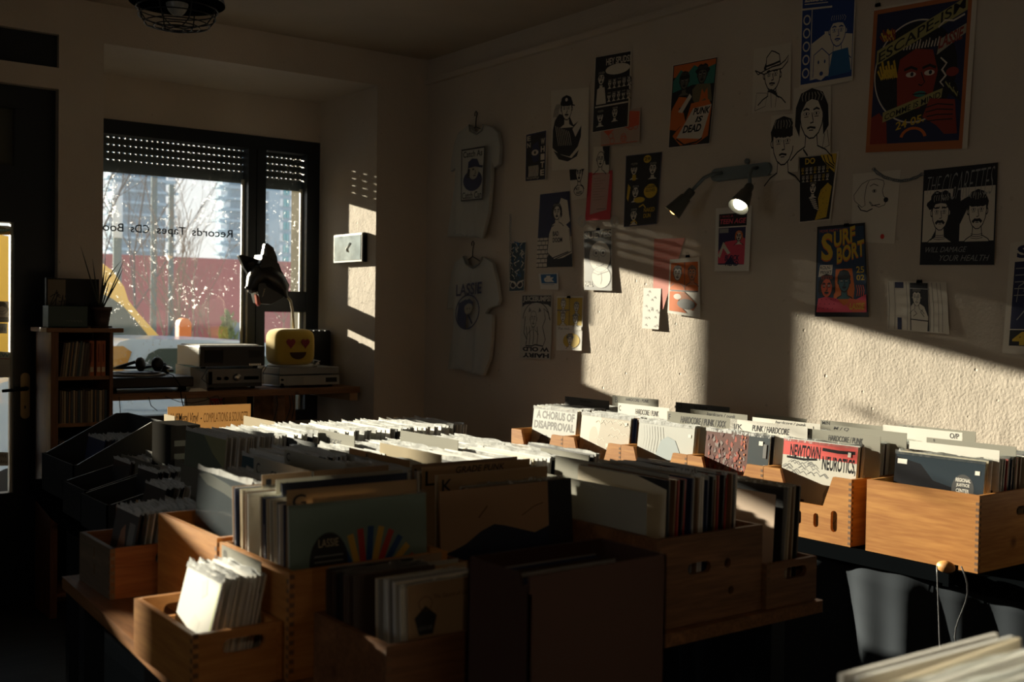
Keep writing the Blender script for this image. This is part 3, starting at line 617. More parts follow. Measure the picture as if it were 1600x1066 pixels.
# neck skirt and jaw
nk = [dp(404, 398, -.0), dp(430, 412), dp(446, 458), dp(436, 466), dp(418, 476), dp(402, 474), dp(397, 455)]
for sgn in (1,):
    front = [q+V((0, -.055, 0)) for q in nk]; back = [q+V((0, .06, 0)) for q in nk]
    N_ = len(nk); b.add(front+back, [tuple(range(N_)), tuple(range(2*N_-1, N_-1, -1))]+[(i, (i+1) % N_, N_+(i+1) % N_, N_+i)[::-1] for i in range(N_)], RUB)
b.build('mask_head', t, .012)
def ear(pts, dy, nm='ear'):
    b = MB(); q = [dp(*p, dy) for p in pts]; N_ = len(q); c_ = sum(q, V())/N_
    f_ = [p+V((0, -.012, 0)) for p in q]; k_ = [p+V((0, .02, 0)) for p in q]
    b.add(f_+k_+[c_+V((0, .01, 0)), c_+V((0, .035, 0))], [(i, (i+1) % N_, 2*N_) for i in range(N_)]+[(N_+(i+1) % N_, N_+i, 2*N_+1) for i in range(N_)]+[((i+1) % N_, i, N_+i, N_+(i+1) % N_) for i in range(N_)], RUB)
    b.build(nm, t, .002)
ear([(404, 412), (409, 402), (413, 381), (417, 380), (426, 387), (432, 402), (433, 412), (429, 420), (415, 422)], -.04); ear([(372, 400), (376, 398), (388, 401), (403, 406), (400, 416), (392, 425), (387, 428), (380, 418)], .05)
b = MB(); q = [dp(400, 459, -.05), dp(404, 462, -.055), dp(408, 475, -.05), dp(405, 479, -.05), dp(402, 475, -.045)]
b.add(q+[p+V((0, .03, 0)) for p in q], [tuple(range(5)), tuple(range(9, 4, -1))]+[((i+1) % 5, i, 5+i, 5+(i+1) % 5) for i in range(5)], TONG); b.build('tongue', t, .003)
b = MB()
for k in range(4): p = dp(411+k*.8, 461-k*3.2, -.058); b.lathe([(.0045, 0), (.003, .008), (0, .013)], mat('ivory_teeth', (.6, .57, .45), .4), 6, p, (-.4, 0, -1))
b.build('teeth', t)
b = MB(); b.ball(tuple(dp(393, 427, -.052)), .007, mat('amber_eye', (.25, .18, .1), .1), 10, 8); b.build('eye', t)
b = MB(); b.ball(tuple(dp(387, 450, -.01)), (.016, .02, .012), RUB, 12, 8); b.build('nose', t)
b = MB(); b.tube([dp(438, 462, .02), dp(448, 463, .02), dp(454, 470, .02), dp(457, 485, .02), dp(458, 500, .02), dp(459, 516, .02)], .0085, mat('cream_hose', (.55, .50, .40), .5), 8); b.build('bent_hose', label='cream bent hose rising from the yellow plush to the dog mask', cat='hose')
# cables hanging under the desk
CAB = mat('black_cable', (.01, .01, .012), .5)
cabs = [[(186, 620), (188, 640), (188, 660)], [(232, 620), (236, 634), (246, 642)], [(258, 620), (280, 628), (300, 630), (320, 626), (338, 618)], [(290, 618), (292, 634)], [(324, 620), (330, 628), (334, 636)], [(340, 618), (345, 630), (350, 622)], [(432, 618), (434, 632), (430, 650), (426, 662)], [(452, 618), (454, 636), (448, 655), (444, 668)], [(457, 618), (459, 640), (456, 655)], [(325, 575), (315, 592), (325, 600)], [(413, 572), (407, 580), (408, 596)], [(418, 571), (411, 582), (411, 600)]]
for i, c_ in enumerate(cabs):
    b = MB(); yy = 6.14 if i < 9 else 6.16
    pts = [P(*q, y=6.10 if i < 9 else 6.16) for q in c_]; fine = []
    for k in range(len(pts)-1):
        for u in (0, .33, .66): fine.append(pts[k].lerp(pts[k+1], u))
    fine.append(pts[-1]); b.tube(fine, .0032 if i in (6, 7, 8) else .0022, CAB, 6)
    b.build('cable', label='thin black cable hanging below the window desk' if i < 9 else 'thin black cable looping between the hifi units', cat='cable', group='cables under the window desk' if i < 9 else 'cables between the hifi units')
# boards standing on the sill behind the desk
a = Art(); RED = mat('red_print', (.62, .06, .05), .7); a.rect(.5, .1, .96, .62, RED); a.text('5O+ X FUTURA-LA', .52, .42, .94, .56, WHITE); a.text('DETOX COMEBACK', .52, .2, .94, .34, WHITE); a.ring(.5, .9, .3, .25, .03, RED)
flat('window_poster', [P(288, 600, y=6.75), P(366, 600, y=6.75), P(366, 660, y=6.75), P(288, 660, y=6.75)], (0, -1, 0), a, 'red and white printed poster leaning in the window under the desk', 'poster')
b = MB(); q = P(352, 606, y=6.70); r = P(386, 606, y=6.70); b.box(q.x, r.x, 6.70, 6.74, .80, 1.0, KRAFT); b.build('card_panel', label='brown card panel leaning on the sill beside the window mullion', cat='panel')
COPP = mat('copper_print', (.42, .19, .07), .5, vary=.7, vscale=9)
b = MB(); q = P(397, 606, y=6.72); r = P(462, 606, y=6.72); b.box(q.x, r.x, 6.72, 6.735, .80, 1.02, COPP); b.build('copper_panel', label='orange brown marbled panel in the narrow window light under the desk', cat='panel')
# clock on the reveal
t = thing('wall_clock', (3.43, 6.31, 1.83), 'rectangular pale faced wall clock on the plastered window reveal', 'clock')
b = MB(); b.box(3.407, 3.437, 6.125, 6.50, 1.832, 2.015, HIFI); b.build('clock_case', t, .003)
b = MB(); b.box(3.400, 3.407, 6.128, 6.497, 1.835, 2.012, mat('clock_rim', (.5, .5, .46), .3)); b.box(3.398, 3.4005, 6.14, 6.485, 1.847, 2.0, mat('clock_face', (.42, .50, .53), .15, vary=.3, vscale=12)); b.build('clock_face', t)
b = MB(); b.tube([(3.395, 6.32, 1.92), (3.395, 6.275, 1.955)], .0025, WHITE, 6); b.tube([(3.395, 6.32, 1.92), (3.395, 6.31, 1.90)], .003, WHITE, 6); b.build('clock_hand', t)
# ---------------- bookshelf ----------------
t = thing('bookshelf', (1.62, 5.85, 0), 'narrow dark wooden bookshelf left of the window', 'bookshelf')
SHW = wood('shelf_wood', (.20, .085, .035), (.10, .04, .018), 'Z', .5)
sx0, sx1, sy0, sy1 = 1.462, 1.76, 5.70, 5.985
b = MB(); b.box(sx0, sx0+.035, sy0, sy1, 0, 1.40, SHW); b.build('side_panel', t, .002)
b = MB(); b.box(sx1-.018, sx1, sy0, sy1, 0, 1.40, SHW); b.build('side_panel', t, .002)
b = MB(); b.box(1.435, 1.805, sy0-.02, sy1, 1.40, 1.422, DESK); b.build('top_board', t, .003)
b = MB(); b.box(sx0+.03, sx1-.02, sy1-.008, sy1, .06, 1.40, DARK); b.build('back_panel', t)
for z_ in (1.165, .935, .70, .46, .1):
    b = MB(); b.box(sx0+.035, sx1-.018, sy0+.005, sy1-.008, z_, z_+.018, DESK); b.build('shelf', t)
cols = ['3a2c22', '6b5a45', '8a7a5c', '20242c', '7c6040', '303438', '9a8a70', '5a4a3a', '2c3a40', '777060', '40302a']
for row, (zb, hh) in enumerate(((1.183, .175), (.953, .165), (.718, .15))):
    x = sx0+.045; k = 0
    while x < sx1-.03:
        orange = row == 0 and x > 1.64
        w_ = .021 if orange else rnd.uniform(.006, .013)
        if x+w_ > sx1-.02: break
        h_ = hh*(1.0 if orange else rnd.uniform(.93, 1.0)); b = MB(); lean = 0 if orange or row else .018
        mm = mat('orange_spine', (.34, .085, .025), .6) if orange else mat('spine_'+cols[k % len(cols)], cols[k % len(cols)], .6)
        b.hexa([(x, sy0+.015, zb), (x+w_, sy0+.015, zb), (x+w_, sy0+.22, zb), (x, sy0+.22, zb)], [(x+lean, sy0+.015, zb+h_), (x+w_+lean, sy0+.015, zb+h_), (x+w_+lean, sy0+.22, zb+h_), (x+lean, sy0+.22, zb+h_)], mm)
        if orange: b.box(x+.003, x+w_-.003, sy0+.0135, sy0+.015, zb+.02, zb+.045, CREAM); b.box(x+.007, x+w_-.007, sy0+.0135, sy0+.015, zb+.07, zb+.16, mat('faded_red_letters', (.16, .03, .015), .7))
        nm = 'book' if orange else 'magazine'
        if orange: b.build('book', label='thick orange spined book at the right of the upper shelf', cat='book', group='orange books on the upper shelf')
        else: b.build('magazine', label='thin worn magazine spine on the %s row of the narrow bookshelf' % ('upper', 'middle', 'lowest')[row], cat='magazine', group='magazines on the %s shelf' % ('upper', 'middle', 'lowest')[row])
        x += w_+(.012 if orange and k % 2 else .002); k += 1
# on the bookshelf
t = thing('picture_frame', (1.6, 5.85, 1.422), 'dark framed picture with a pale gnarled tree print on the bookshelf', 'picture')
b = MB(); b.box(1.478, 1.735, 5.86, 5.885, 1.43, 1.668, HIFI); b.build('frame', t)
a = Art(); PB = mat('dim_beige_print', (.16, .13, .09), .8); a.rect(.03, .1, .36, .97, PB)
for i in range(9): a.line([(.03+.04*i, .2+.08*((i*5) % 7)), (.10+.035*i, .5+.05*((i*3) % 5)), (.2+.02*i, .55-.04*i+.2)], .018, INK)
b = MB(); a.emit(b, [(1.478, 5.859, 1.668), (1.735, 5.859, 1.668), (1.735, 5.859, 1.43), (1.478, 5.859, 1.43)], (0, -1, 0)); b.build('print', t)
b = MB(); GRNB = mat('dark_green_box', (.012, .035, .030), .5); b.box(1.458, 1.645, 5.74, 5.845, 1.423, 1.53, GRNB)
a = Art(); a.scribble(.45, .25, .85, .35, mat('dim_letter', (.10, .11, .09), .6), .02, 14, 3, 1); a.emit(b, [(1.458, 5.74, 1.53), (1.645, 5.74, 1.53), (1.645, 5.74, 1.423), (1.458, 5.74, 1.423)], (0, -1, 0))
b.build('storage_box', bevel=.003, label='dark green box on top of the bookshelf', cat='box')
t = thing('potted_plant', (1.73, 5.80, 1.422), 'spiky leaved plant in a brown pot on the bookshelf', 'plant')
b = MB(); b.lathe([(0, 0), (.052, 0), (.052, .008), (.034, .008), (.046, .085), (.052, .085), (.052, .105), (.044, .105), (.04, .09), (0, .09)], mat('brown_pot', (.05, .028, .02), .7), 24, (1.73, 5.80, 1.423)); b.build('pot', t)
LF = mat('dark_leaf', (.02, .028, .016), .5)
for i, (bx, by, tx, ty, cv) in enumerate([(160, 478, 193, 408, 0), (158, 476, 193, 420, .01), (157, 478, 190, 408, -.02), (157, 478, 165, 403, .0), (156, 478, 166, 425, 0), (156, 470, 125, 385, .0), (157, 478, 180, 424, -.02), (155, 478, 162, 430, 0), (158, 478, 172, 440, .0), (155, 478, 145, 405, 0)]):
    p0 = P(bx, by, y=5.8); p1 = P(tx, ty, y=5.8); p0.z = 1.512; b = MB(); pts = [p0.lerp(p1, u)+V((cv*math.sin(math.pi*u), .012*math.sin(i)*u, abs(cv)*math.sin(math.pi*u))) for u in (0, .25, .5, .75, 1)]
    b.tube(pts, [.0035, .004, .0035, .0025, .0006], LF, 6); b.build('leaf', t)
# ---------------- ceiling lamp ----------------
cx, cy = 1.272, 3.5
t = thing('pendant_lamp', (cx, cy, 2.47), 'dark dome pendant lamp with a wire cage, off', 'lamp')
b = MB(); b.lathe([(.147, 0), (.140, .03), (.11, .09), (.07, .13), (.035, .16), (.03, .20), (.0, .20)], mat('navy_enamel', (.01, .014, .03), .35), 40, (cx, cy, 2.487)); b.lathe([(.147, 0), (.138, .028), (.108, .085), (.06, .125), (0, .13)], DARK, 40, (cx, cy, 2.484)); b.build('lamp_shade', t)
b = MB(); WIRE = BLACKM
prof = [(.128, .0), (.125, -.022), (.118, -.045), (.10, -.068), (.07, -.076), (.045, -.08), (.02, -.082)]
for r_, z_ in prof[1:]: b.tube([(cx+r_*math.cos(a), cy+r_*math.sin(a), 2.487+z_) for a in [2*math.pi*i/28 for i in range(29)]], .0022, WIRE, 5, cap=False)
for k in range(8):
    a_ = 2*math.pi*k/8; b.tube([(cx+r_*math.cos(a_), cy+r_*math.sin(a_), 2.487+z_) for r_, z_ in prof], .0022, WIRE, 5)
b.build('wire_cage', t)
b = MB(); b.ball((cx, cy, 2.49), (.035, .035, .045), mat('frosted_bulb', (.25, .25, .24), .3), 16, 12); b.build('bulb', t)
b = MB(); b.tube([(cx, cy, 2.68), (cx, cy, HC)], .004, CAB, 6); b.build('cord', t)
# added unseen pendant behind the camera, warm fill for the camera-facing crates
rx, ry = -.5, -1.1
t = thing('pendant_lamp', (rx, ry, 2.47), 'added unseen dark dome pendant lamp behind the camera, lit for warm fill', 'lamp')
b = MB(); b.lathe([(.147, 0), (.140, .03), (.11, .09), (.07, .13), (.035, .16), (.03, .20), (.0, .20)], mat('navy_enamel'), 40, (rx, ry, 2.487)); b.lathe([(.147, 0), (.138, .028), (.108, .085), (.06, .125), (0, .13)], WHITE, 40, (rx, ry, 2.484)); b.build('lamp_shade', t)
b = MB(); b.ball((rx, ry, 2.47), (.035, .035, .045), mat('fill_bulb', (1, .72, .42), .5, emit=12), 16, 12); b.build('bulb', t)
b = MB(); b.tube([(rx, ry, 2.68), (rx, ry, HC)], .004, CAB, 6); b.build('cord', t)
l = bpy.data.lights.new('added_fill_light', 'POINT'); l.energy = 14; l.color = (1, .74, .48); l.shadow_soft_size = .05
lo = bpy.data.objects.new('added_fill_light', l); C.objects.link(lo); lo.location = (rx, ry, 2.40)
# ---------------- wall lamp with two spots ----------------
t = thing('wall_lamp', (3.79, 3.39, 2.17), 'grey two armed wall lamp with two lit cone spots', 'lamp')
LM = mat('lamp_grey', (.16, .20, .22), .4, .3); CN = mat('cone_grey', (.11, .12, .11), .35, .2)
b = MB(); A_, B_ = P(1113, 272, x=3.785), P(1207, 266, x=3.785)
dz = (B_.z-A_.z)/(B_.y-A_.y); 
vs, fs = plate2d(stadium(0, 0, abs(B_.y-A_.y), .058, 8), [], .022); mid = (A_+B_)/2
b.add([(mid.x-.0-c_, mid.y-a_, mid.z+b_) for a_, b_, c_ in vs], [f[::-1] for f in fs], LM)
b.build('wall_plate', t, .002)
b = MB(); p = P(1169, 252, x=3.785); b.lathe([(0, 0), (.012, 0), (.012, .012), (0, .014)], LM, 12, p, (-1, 0, 0)); b.tube([p, V((p.x, p.y, mid.z+.02))], .005, LM, 6); b.build('wall_hook', t)
AMB = mat('warm_bulb', (1.0, .50, .13), .5, emit=7)
def spot(path, axis, L_, rb, bulb):
    b = MB(); b.tube(path, .008, LM, 10); b.build('flex_arm', t)
    ax = V(axis).normalized(); p = V(path[-1]); b = MB()
    b.lathe([(0, 0), (.017, 0), (.020, .012), (.020, L_*.3), (.026, L_*.33), (rb*.96, L_*.98), (rb, L_), (rb*.93, L_), (.024, L_*.4), (0, L_*.38)], CN, 28, p, ax)
    k = b.build('cone_shade', t)
    b = MB(); b.ball((0, 0, 0), (rb*.62, rb*.62, rb*.62), bulb, 16, 10); o = b.build('bulb', k, local=True); o.parent = t; o.location = p+ax*L_*.83-t.location
    l = bpy.data.lights.new('bulb_light', 'SPOT'); l.energy = 4.0; l.color = (1, .62, .28); l.spot_size = math.radians(95); l.spot_blend = .8; l.shadow_soft_size = .02
    lo = bpy.data.objects.new('bulb_light', l); C.objects.link(lo); lo.location = p+ax*(L_*1.02); lo.rotation_euler = ax.to_track_quat('-Z', 'Y').to_euler()
p1, p2 = P(1128, 270, x=3.77), P(1183, 262, x=3.77)
q1 = P(1082, 297, x=3.66); e1 = P(1050, 333, x=3.60)
spot([p1, P(1115, 271, x=3.73), P(1100, 278, x=3.69), q1], e1-q1, .135, .042, AMB)
q2 = P(1172, 290, x=3.66); e2 = P(1178, 327, x=3.585)
spot([p2, P(1175, 264, x=3.72), P(1171, 272, x=3.69), q2], (-.075, -.012, -.085), .130, .047, mat('white_hot_bulb', (1, .86, .62), .5, emit=14))
# ---------------- shirts ----------------
def shirt(tag, px_outline, hook, sleeve_px, label, art_fn):
    t = thing('t_shirt', tuple(P(*hook, x=3.78)), label, 't-shirt', None)
    b = MB(); pts = [P(*q, x=3.752) for q in px_outline]; N_ = len(pts)
    # grid cloth with folds inside the outline
    ys = [p.y for p in pts]; zs = [p.z for p in pts]
    import mathutils
    ang = lambda p: 0
    y0, y1, z0, z1 = min(ys), max(ys), min(zs), max(zs)
    poly = [(p.y, p.z) for p in pts]
    inner = []
    G = 34
    def inside(y, z):
        c_ = False; j = N_-1
        for i in range(N_):
            if (poly[i][1] > z) != (poly[j][1] > z) and y < (poly[j][0]-poly[i][0])*(z-poly[i][1])/(poly[j][1]-poly[i][1])+poly[i][0]: c_ = not c_
            j = i
        return c_
    V2 = [mathutils.Vector(q) for q in poly]
    for i in range(1, G):
        for j in range(1, G):
            y, z = y0+(y1-y0)*i/G, z0+(z1-z0)*j/G
            if inside(y, z): inner.append(mathutils.Vector((y, z)))
    edges = [(i, (i+1) % N_) for i in range(N_)]
    r_ = mathutils.geometry.delaunay_2d_cdt(V2+inner, edges, [list(range(N_))], 1, 1e-4)
    vs2, fs2 = r_[0], [f for f in r_[2]]
    def depth(y, z):
        k = (z1-z)/(z1-z0); u = (y-y0)/(y1-y0)
        return 3.752-.012*k-.010*math.sin(u*19+k*2.2)*k-.006*math.sin(u*41+z*9)*k+.018*(abs(u-.5)*2)**3
    fr = [(depth(v.x, v.y), v.x, v.y) for v in vs2]; bk = [(min(3.792, x+.022), y, z) for x, y, z in fr]; n_ = len(fr)
    b.add(fr+bk, [tuple(f) for f in fs2]+[tuple(n_+k for k in f[::-1]) for f in fs2]+[(i, (i+1) % N_, n_+(i+1) % N_, n_+i)[::-1] for i in range(N_)], SHIRT, True)
    body = b.build('cotton_body', t); md = body.modifiers.new('e', 'EDGE_SPLIT'); md.split_angle = math.radians(60)
    b = MB(); a, q = art_fn(); a.emit(b, [P(*k, x=3.729) for k in q], (-1, 0, 0), 0, .0003); b.build('chest_print', body); b = MB()
    body.children[0].location = (0, 0, 0)
    for o_ in body.children: o_.location = (0, 0, 0)
    b = MB(); hk = P(*hook, x=3.785)
    b.tube([hk+V((0, .012, -.012)), hk+V((0, .014, .006)), hk+V((0, 0, .016)), hk+V((0, -.012, .004)), hk+V((0, 0, -.03)), hk+V((0, .002, -.075)), hk+V((0, .10, -.115)), hk+V((0, .15, -.14))], .0028, BLACKM, 6)
    b.tube([hk+V((0, .002, -.075)), hk+V((0, -.10, -.115)), hk+V((0, -.15, -.14))], .0028, BLACKM, 6); b.build('hanger', t)
    b = MB(); cpts = sleeve_px; b.tube([P(*k, x=3.738) for k in cpts], .005, mat('dark_collar', (.25, .26, .25), .9), 6); b.build('collar', t)  # collar darker than the shirt
def art1():
    a = Art(); a.rect(0, 0, 1, 1, INK); a.rect(.04, .03, .96, .97, SHIRT); a.text('Catch As', .08, .83, .90, .95, INK, .02); a.text('Catch Can', .06, .04, .94, .17, INK, .02)
    a.ell(.52, .38, .42, .20, NAVY); a.ell(.55, .56, .22, .16, GREYC); a.poly([(.30, .62), (.32, .74), (.48, .80), (.70, .78), (.80, .66), (.95, .64), (.93, .60), (.6, .64)], NAVY); a.poly([(.3, .62), (.26, .45), (.38, .42), (.40, .6)], INK)
    a.line([(.62, .57), (.66, .52), (.60, .50)], .02, INK); a.line([(.55, .47), (.66, .47)], .02, INK); a.line([(.5, .59), (.58, .59)], .03, INK)
    return a, [(721, 234), (758, 228), (754, 312), (720, 315)]
shirt('a', [(716, 207), (728, 198), (734, 195), (738, 204), (746, 206), (752, 201), (754, 194), (766, 198), (775, 207), (778, 228), (777, 256), (771, 262), (768, 252), (767, 240), (767, 280), (763, 330), (757, 373), (735, 370), (701, 370), (705, 330), (709, 290), (710, 262), (701, 268), (702, 250), (708, 222)],
      (744, 178), [(733, 195), (734, 205), (744, 210), (752, 204), (755, 195)], 'pale grey t-shirt with a boxed cap portrait print, upper of two on the wall', art1)
def art2():
    a = Art(); a.text('LASSIE', 0, .74, 1, 1, NAVY, .02); a.ring(.48, .37, .47, .37, .04, NAVY, 30); a.poly([(.06, .3), (.12, .58), (.42, .66), (.46, .02), (.30, .02), (.1, .12)], NAVY); a.ell(.52, .45, .16, .14, GREYC)
    a.poly([(.36, .5), (.38, .62), (.55, .66), (.70, .58), (.70, .46), (.64, .54), (.5, .56)], NAVY); a.line([(.52, .31), (.6, .22), (.7, .1)], .05, NAVY); a.line([(.46, .44), (.5, .44)], .03, INK); a.line([(.56, .44), (.6, .44)], .03, INK)
    return a, [(713, 445), (753, 440), (749, 512), (711, 516)]
shirt('b', [(709, 411), (724, 400), (729, 413), (738, 417), (748, 411), (754, 401), (768, 411), (774, 440), (778, 468), (776, 477), (762, 482), (757, 490), (768, 492), (766, 530), (763, 560), (757, 587), (740, 584), (725, 577), (700, 577), (703, 540), (707, 510), (706, 482), (696, 484), (698, 455), (703, 425)],
      (739, 381), [(724, 401), (728, 413), (738, 419), (748, 413), (754, 402)], 'pale grey t-shirt with a round portrait print, lower of two on the wall', art2)
# ---------------- tables ----------------
def table(name, pts, zt, th, label, legs, m=TABLE, cat='table'):
    cx = sum(p[0] for p in pts)/len(pts); cy = sum(p[1] for p in pts)/len(pts)
    t = thing(name, (cx, cy, 0), label, cat); b = MB()
    b.plate([tuple(p) for p in pts], [], th, m, (0, 0, zt-th), (1, 0, 0), (0, 1, 0), (0, 0, 1)); b.build('table_top', t, .004)
    for x, y in legs:
        b = MB(); b.box(x-.025, x+.025, y-.025, y+.025, 0, zt-th, FRAME); b.build('leg', t)
    return t
ZT, ZR = .815, .765
table('trestle_table', [(.72, 1.38), (1.43, 1.38), (1.43, 1.60), (1.39, 1.60), (1.39, 3.05), (.812, 3.05), (.782, 2.4)], ZT, .03, 'brown wooden table edge catching a strip of sun under the small white record crate', [(.80, 1.55), (.86, 2.95), (1.3, 1.55), (1.3, 2.95)])
table('trestle_table', [(1.395, 1.775), (2.31, 1.775), (2.31, 3.05), (1.395, 3.05)], ZT, .03, 'dark table carrying the crates left of the black cloth', [(2.2, 1.85), (2.2, 2.9), (1.5, 1.85)])
table('trestle_table', [(1.10, 3.07), (2.34, 3.07), (2.34, 4.85), (1.16, 4.85), (1.10, 4.5), (1.045, 4.05), (1.03, 3.7), (1.045, 3.3)], ZT, .03, 'far dark table with a rounded left edge under the grey display boxes', [(1.25, 3.2), (1.3, 4.7), (2.2, 3.2), (2.2, 4.7)], DARK)
table('wall_table', [(3.10, .75), (3.78, .75), (3.78, 4.28), (3.10, 4.28)], ZR, .045, 'long black table along the poster wall under the lit wooden crates', [(3.2, .9), (3.7, .9), (3.2, 4.1), (3.7, 4.1)], DARK)
b = MB(); vs = []; fs = []; NY, NZ = 240, 14         # cloth hung in folds from the wall table
for i in range(NY+1):
    y = .80+3.4*i/NY
    for k in range(NZ+1):
        u = k/NZ; z = .715-.695*u
        x = 3.125-.015*u-(.018+.055*u)*math.sin(y*13+1.2*math.sin(y*5)+u*.9)-.016*(.3+u)*math.sin(y*37+3*u)
        vs.append((x, y, z))
for i in range(NY):
    for k in range(NZ): a_ = i*(NZ+1)+k; fs.append((a_, a_+1, a_+NZ+2, a_+NZ+1))
b.add(vs, fs, CLOTH, True); b.box(3.165, 3.18, .80, 4.2, .66, .72, DARK)
o = b.build('table_cloth', label='black cloth hanging in folds below the wall table', cat='cloth'); md = o.modifiers.new('s', 'SOLIDIFY'); md.thickness = .003; md.offset = 1
for px_, lb in ((1464, 'thin pale cable hanging straight down the black cloth'), (1502, 'thin pale cable bowed outward in front of the black cloth')):
    b = MB(); pts = [P(px_+(10*math.sin(i*.6) if px_ > 1480 else .5*i), 885+i*14, x=3.02) for i in range(13)]; pts.append(V((pts[-1].x, pts[-1].y, .004))); b.tube(pts, .0022, mat('pale_cable', (.30, .31, .33), .4), 6); b.build('cable', label=lb, cat='cable')
b = MB(); p = P(1478, 886, x=3.05); b.ball(tuple(p), (.02, .03, .018), mat('orange_wood', (.6, .28, .08), .5), 14, 8); b.box(p.x, 3.10, p.y-.01, p.y+.01, p.z, ZR-.04, DARK); b.build('clamp', label='small orange wooden clamp pad under the wall table edge', cat='clamp')
# ---------------- crates ----------------
NAVX, YV, ZV = V((1, 0, 0)), V((0, 1, 0)), V((0, 0, 1))
def side(b, a0, a1, fixed, axis, inward, z0, z1, m, holes=(), outline=None, th=.012):
    # a board in the plane axis=fixed, running a0..a1 along the other axis; outline and holes in (along, up) coordinates from a0, z0
    L_ = a1-a0; H_ = z1-z0; out = outline or [(0, 0), (L_, 0), (L_, H_), (0, H_)]
    out = [(round(p, 5), round(q, 5)) for p, q in out]
    U = YV if axis == 'x' else NAVX; O = V((fixed, a0, z0)) if axis == 'x' else V((a0, fixed, z0)); N = (NAVX if axis == 'x' else YV)*inward
    b.plate(out, list(holes), th, m, O, U, ZV, N); return b
def crate(label, x0, x1, y0, y1, z0, z1, mx=PINEX, my=PINE, front=None, near='slot', far=None, group=None, name='record_crate', cat='crate', th=.012, bev=.0015):
    """boards: front at x0 (notch / plain), near at y0 (slot / hole / plain)"""
    t = thing(name, ((x0+x1)/2, (y0+y1)/2, z0), label, cat, group); H = z1-z0; W_ = y1-y0; D = x1-x0
    def mk(nm, *a, **k): b = MB(); side(b, *a, **k); b.build(nm, t, bev)
    sl = [stadium(D/2, H*.72, .085, .028)] if near == 'slot' else ([stadium(D*.25, H*.7, .024, .024)] if near == 'hole' else [])
    if near == 'holes3': sl = [stadium(D*.35, H*.62, .075, .026), stadium(D*.62, H*.62, .022, .024), stadium(D*.66, H*.3, .018, .02)]
    mk('end_board', x0+th, x1-th, y0, 'y', 1, z0, z1, mx, sl, th=th)
    mk('end_board', x0+th, x1-th, y1, 'y', -1, z0, z1, mx, [stadium(D/2, H*.72, .085, .028)] if near == 'slot' else [], th=th)
    if front == 'notch':
        o_ = [(0, 0), (W_, 0), (W_, H), (W_-.074, H), (W_-.110, H-.105), (.115, H-.105), (.076, H), (0, H)]
        hs = [stadium(.068, .075, .026, .072), stadium(.142, .068, .021, .048), stadium(.215, .068, .021, .048), stadium(.288, .068, .021, .048)]
    elif front == 'pair': o_ = None; hs = [stadium(W_/2, H*.42, .012, .03), stadium(W_/2, H*.75, .012, .03)]
    else: o_ = None; hs = []
    mk('side_board', y0, y1, x0, 'x', 1, z0, z1, my, hs, o_, th)
    mk('side_board', y0, y1, x1, 'x', -1, z0, z1, my, [], None, th)
    b = MB(); b.box(x0+th, x1-th, y0+th, y1-th, z0, z0+.010, mx); b.build('base_board', t)
    # dark strips marking the finger joints at the visible corner
    fj = mat('joint_strip', (.16, .08, .035), .8); b = MB(); k = 0; z = z0+.006
    while z < z1-.012:
        if k % 2 == 0:
            b.box(x0-.0004, x0, y0+.0005, y0+th-.001, z, z+.009, fj); b.box(x0+.0005, x0+th-.001, y0-.0004, y0, z+.009, z+.018, fj)
        z += .009; k += 1
    b.build('finger_joints', t)
    return t
# ---------------- records ----------------
SLV = [mat('sleeve_'+n_, c_, .45, coat=.25) for n_, c_ in [('white', (.72, .70, .66)), ('cream', (.62, .54, .40)), ('black', (.012, .013, .016)), ('navy', (.018, .03, .09)), ('red', (.38, .035, .03)),
       ('grey', (.28, .28, .27)), ('brown', (.20, .11, .05)), ('teal', (.03, .13, .15)), ('ochre', (.42, .26, .06)), ('white2', (.66, .66, .64)), ('dkbrown', (.05, .03, .022)), ('pale', (.55, .55, .50))]]
EDGE = mat('board_edge_white', (.62, .58, .50), .8)
def sleeve_mesh(S_, th, m, bulge=.0):
    b = MB(); h = S_/2
    b.box(-th/2, th/2, -h, h, 0, S_, m)
    return b
def plastic_mesh(S_, th, seed):      # the open clear top that stands above the sleeve and a narrow band on its faces
    R = random.Random(seed); b = MB(); n = 14; h = S_/2+.002; vs = []
    ph = R.uniform(0, 6)
    for i in range(n+1):
        y = -h+2*h*i/n; wv = .0022*math.sin(i*1.3+ph)+R.uniform(-.001, .001); top = S_+.004+.0025*math.sin(i*.9+ph)+R.uniform(0, .002)
        vs += [(-th/2-.0008, y, S_*.975), (-th/2-.0008, y, S_*.99), (-th/2-.0006+wv, y, top), (th/2+.0006+wv*.6, y, top-.001), (th/2+.0008, y, S_*.98)]
    fs = []
    for i in range(n):
        a_ = i*5
        for k in (0, 1, 3): fs.append((a_+k, a_+5+k, a_+6+k, a_+1+k))
    b.add(vs, fs, PLAST, True); return b
_me = {}
def shared(kind, *a):
    key = (kind,)+a
    if key not in _me:
        bb = sleeve_mesh(a[0], a[1], SLV[a[2]]) if kind == 's' else plastic_mesh(*a)
        o = bb.build('tmp'); _me[key] = o.data; o.data.name = 'record_sleeve' if kind == 's' else 'plastic_sleeve'; bpy.data.objects.remove(o)
    return _me[key]
RECS = []       # dicts: every plain record; the nearest 300 are objects of their own
def row(n, p0, p1, S_, face, label, group, lean=5, jit=1.2, pal=range(12), th=.0038, plastic=.5, jz=.003, yaw=1.0, name='record'):
    for i in range(n):
        u = (i+.5)/n; p = V(p0).lerp(V(p1), u)
        RECS.append(dict(p=p+V((0, 0, rnd.uniform(0, jz))), S=S_, rz=(0 if face == 'x' else math.pi/2)+math.radians(rnd.uniform(-yaw, yaw)), lean=math.radians(lean+rnd.uniform(-jit, jit)), m=rnd.choice(list(pal)), th=th,
                         off=rnd.uniform(-.006, .006), label=label, group=group, pl=rnd.random() < plastic, name=name))
